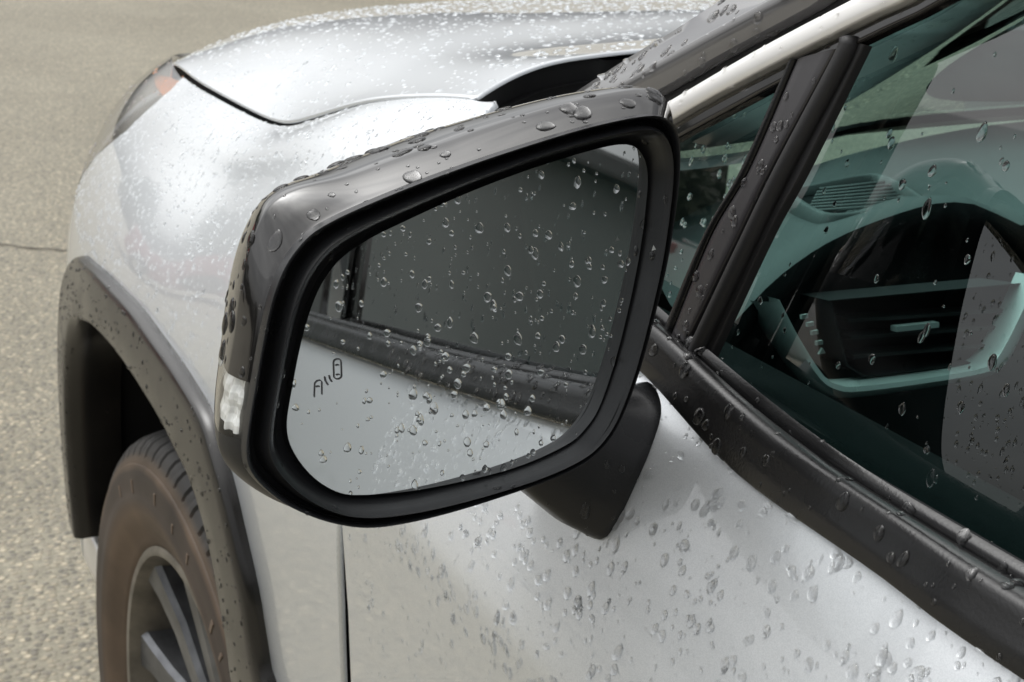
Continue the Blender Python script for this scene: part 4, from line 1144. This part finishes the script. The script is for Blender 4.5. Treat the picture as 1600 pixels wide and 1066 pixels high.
# ------------------------------------------------------------------ raindrops
def water():
    m, n, l, b = mat_new('rain_water')
    b.inputs['Base Color'].default_value = (1, 1, 1, 1); b.inputs['Transmission Weight'].default_value = 1
    b.inputs['Roughness'].default_value = 0; b.inputs['IOR'].default_value = 1.33
    return m
M['water'] = water()
def drop_shape(seed, n=12):
    r_ = random.Random(seed); ph = [r_.uniform(0, 6.28) for _ in range(4)]; am = [r_.uniform(.02, .13), r_.uniform(.02, .09), r_.uniform(0, .05)]
    tail = r_.uniform(0, .35)
    rings = [(1.0, -.06), (.98, .16), (.90, .42), (.74, .68), (.50, .87), (.24, .97)]
    v = []
    for rad, h in rings:
        for k in range(n):
            a = 2 * math.pi * k / n
            q = rad * (1 + am[0] * math.cos(2 * a + ph[0]) + am[1] * math.cos(3 * a + ph[1]) + am[2] * math.cos(5 * a + ph[2]))
            x, y = q * math.cos(a), q * math.sin(a)
            if y > 0: y *= 1 + tail * (1 - abs(x)); x *= 1 - tail * .35 * max(0, y)
            v.append((x, y - .15 * h * 0, h))
    v.append((0, -.1, 1.0)); f = []
    for i in range(len(rings) - 1):
        for k in range(n):
            k2 = (k + 1) % n; f.append((i * n + k, i * n + k2, (i + 1) * n + k2, (i + 1) * n + k))
    b0 = (len(rings) - 1) * n
    for k in range(n): f.append((b0 + k, b0 + (k + 1) % n, len(v) - 1))
    return np.array(v), f
SHAPES = [drop_shape(100 + k) for k in range(9)]
SMALL = [drop_shape(200 + k, 7) for k in range(6)]
for k in range(6):      # small drops need fewer rings
    v, f = SMALL[k]; n = 7
    keep = [0, 2, 4]; vv = [v[i * n + j] for i in keep for j in range(n)] + [v[-1]]; ff = []
    for i in range(2):
        for j in range(n): ff.append((i * n + j, i * n + (j + 1) % n, (i + 1) * n + (j + 1) % n, (i + 1) * n + j))
    for j in range(n): ff.append((2 * n + j, 2 * n + (j + 1) % n, 3 * n))
    SMALL[k] = (np.array(vv), ff)
SHAPE_ME = []
for v, f in SHAPES:
    me = bpy.data.meshes.new('raindrop'); me.from_pydata([tuple(p) for p in v], [], f); me.polygons.foreach_set('use_smooth', [True] * len(me.polygons)); me.materials.append(M['water']); SHAPE_ME.append(me)
ALL = []
def scatter(objs, count, rmin, rmax, power, flat, key, pred=None, stretch=1.15, down=None):
    """area-weighted drops on the faces of given objects; radius in metres"""
    tris, wts, nrm_, sgn = [], [], [], 1
    for o in objs:
        me = o.data; me.calc_loop_triangles()
        co = np.array([v.co for v in me.vertices]); mw = np.array(o.matrix_world)
        for lt in me.loop_triangles:
            a, b, c = co[list(lt.vertices)]
            nn = np.cross(b - a, c - a); L = np.linalg.norm(nn)
            if L < 1e-12: continue
            nn = nn / L; m_ = (a + b + c) / 3
            if pred is not None:
                nn2 = pred(m_, nn)
                if nn2 is None: continue
                nn = nn2
            tris.append((a, b, c)); wts.append(L); nrm_.append(nn)
    if not tris: print('no faces for', key); return
    w = np.array(wts); w /= w.sum()
    ids = rng.choice(len(tris), count, p=w)
    for i in ids:
        a, b, c = tris[i]; u_, v_ = rng.random(2)
        if u_ + v_ > 1: u_, v_ = 1 - u_, 1 - v_
        p = a + (b - a) * u_ + (c - a) * v_; nn = nrm_[i]
        rad = rmin + (rmax - rmin) * rng.random() ** power
        dn = np.array([0, 0, -1.0]); dn = dn - nn * (dn @ nn); sl = np.linalg.norm(dn)
        if sl < .2 or rng.random() < .25 * (1 - sl):
            ang_ = rng.random() * 6.28; t = unit(np.cross(nn, [1, .3, .1])); t2 = np.cross(nn, t); dn = t * math.cos(ang_) + t2 * math.sin(ang_)
        ty = -unit(dn); tx = np.cross(ty, nn)
        st = 1 + (stretch - 1) * sl * rng.random() * 2
        ALL.append((key, p, np.stack([tx * rad, ty * rad * st, nn * rad * flat * (.8 + .4 * rng.random())], 1), rad))
def toward_cam(m_, nn):
    return nn if nn @ (CAM - m_) > 0 else -nn
def face_pred(extra=None, minz=-2):
    def f(m_, nn):
        nn = toward_cam(m_, nn)
        if extra is not None and not extra(m_, nn): return None
        return nn
    return f
D = bpy.data.objects
scatter([hood], 4600, .0010, .0030, 2.2, .36, 'hood', face_pred(lambda m_, n_: n_[2] > .5 and m_[1] > -.35))
scatter([fender], 3400, .0007, .0024, 2.2, .42, 'fender', face_pred(lambda m_, n_: m_[2] > .84 and n_[2] > .02))
scatter([D['front_door']], 3800, .0005, .0029, 2.7, .42, 'door', face_pred(lambda m_, n_: m_[0] > -1.35 and m_[2] > .90), 1.2)
scatter([D['front_door']], 1300, .0006, .0019, 2.0, .50, 'door', face_pred(lambda m_, n_: m_[0] > -1.3 and .6 < m_[2] < .92), 1.3)
scatter([belt], 330, .0008, .0034, 1.8, .5, 'belt moulding', face_pred(lambda m_, n_: m_[0] > -1.4 and n_[2] > -.1), 1.2)
scatter([mglass], 330, .0004, .0018, 2.0, .25, 'mirror glass', face_pred(), 1.3)
scatter([D['door_window']], 1100, .0006, .0024, 2.2, .40, 'door window', face_pred(lambda m_, n_: True), 1.4)
scatter([D['quarter_window']], 60, .0006, .0022, 1.8, .42, 'quarter window', face_pred(), 1.3)
scatter([cap], 260, .0007, .0040, 2.8, .26, 'mirror cap', face_pred(lambda m_, n_: n_[2] > -.2 and (n_ @ MN) > -.8), 1.2)
scatter([D['bezel']], 90, .0006, .0022, 2.0, .5, 'mirror bezel', face_pred())
scatter([D['mirror_foot']], 30, .0008, .0026, 1.8, .45, 'mirror foot', face_pred(lambda m_, n_: n_[0] < .3))
scatter([apil], 300, .0010, .0036, 2.0, .45, 'windscreen pillar', face_pred(lambda m_, n_: m_[0] > -1.0))
scatter([D['division_bar']], 45, .0010, .0028, 1.6, .5, 'window division bar', face_pred())
scatter([D['window_trim']], 110, .0008, .0020, 1.6, .45, 'silver window trim', face_pred(lambda m_, n_: m_[0] > -1.0))
scatter([clad], 420, .0007, .0022, 2.0, .45, 'wheel arch', face_pred(lambda m_, n_: n_[1] > .3))
scatter([D['lens']], 120, .0010, .0026, 2.0, .42, 'headlamp', face_pred(lambda m_, n_: m_[0] < .8))

def near_icon(a):
    q2, _z = project(a[1]); return a[0] == 'mirror glass' and 480 < q2[0] < 545 and 555 < q2[1] < 628
ALL = [a for a in ALL if not near_icon(a)]
PHRASE = {'hood': 'silver hood', 'fender': 'silver front fender', 'door': 'silver front door', 'belt moulding': 'black belt moulding', 'mirror glass': 'glass of the side mirror',
          'door window': 'front door window', 'quarter window': 'small quarter window', 'mirror cap': 'gloss black mirror cap', 'mirror bezel': 'black bezel round the mirror glass', 'mirror foot': 'black foot of the side mirror',
          'windscreen pillar': 'gloss black windscreen pillar', 'window division bar': 'black bar between the side windows', 'silver window trim': 'bright silver window trim', 'wheel arch': 'black wheel arch cladding', 'headlamp': 'headlamp lens'}
# the drops that show largest are single objects, the rest one film per surface
size = []
for k, (key, p, mtx, rad) in enumerate(ALL):
    uvp, zz = project(p)
    ok = zz > 0 and 0 < uvp[0] < 1600 and 0 < uvp[1] < 1066
    size.append(rad / zz if ok else 0)
order = np.argsort(size)[::-1]
dg_ = bpy.context.evaluated_depsgraph_get()
single = []
for k in order:
    if len(single) >= 280 or size[k] == 0: break
    p = ALL[k][1]; d = Vector(p - CAM); L = d.length
    hit_, loc_, *_ = scene.ray_cast(dg_, Vector(CAM), d.normalized(), distance=L - .004)
    if not hit_ or ALL[k][0] in ('door window', 'quarter window', 'headlamp'):
        single.append(k)
sset = set(single)
keybox = {}
for k in single:
    q2, _z = project(ALL[k][1]); b4 = keybox.get(ALL[k][0], [9e9, 9e9, -9e9, -9e9])
    keybox[ALL[k][0]] = [min(b4[0], q2[0]), min(b4[1], q2[1]), max(b4[2], q2[0]), max(b4[3], q2[1])]
for k in single:
    key, p, mtx, rad = ALL[k]
    o = bpy.data.objects.new('raindrop', SHAPE_ME[k % len(SHAPE_ME)])
    m4 = Matrix.Identity(4)
    for i in range(3):
        for j in range(3): m4[i][j] = mtx[i, j]
        m4[i][3] = p[i]
    o.matrix_world = m4; C.objects.link(o)
    q2, _z = project(p); ks = keybox[key]
    fx = (q2[0] - ks[0]) / max(1, ks[2] - ks[0]); fy_ = (q2[1] - ks[1]) / max(1, ks[3] - ks[1])
    zone = ['upper', 'middle', 'lower'][min(2, int(fy_ * 3))] + ' ' + ['left', 'centre', 'right'][min(2, int(fx * 3))]
    big = 'largest' if rad > .0034 else 'large' if rad > .0024 else 'medium'
    tag(o, '%s raindrop on %s of the %s' % (big, zone, PHRASE[key]), 'raindrop', 'raindrops on the ' + PHRASE[key])
films = {}
for k, (key, p, mtx, rad) in enumerate(ALL):
    if k in sset: continue
    v, f = SHAPES[k % len(SHAPES)] if rad > .0022 or key in ('mirror glass', 'door window') and rad > .0012 else SMALL[k % len(SMALL)]
    V_, F_ = films.setdefault(key, ([], []))
    b0 = sum(len(x) for x in V_) if False else (films[key + '#'] if key + '#' in films else 0)
    V_.append(v @ mtx.T + p); F_ += [tuple(i + b0 for i in q) for q in f]
    films[key + '#'] = b0 + len(v)
for key in [k for k in films if not k.endswith('#')]:
    V_, F_ = films[key]
    o = mesh_obj('raindrops', np.vstack(V_), F_, M['water'], None, True)
    tag(o, 'small raindrops beading all over the ' + PHRASE[key], 'raindrops', None, 'stuff')
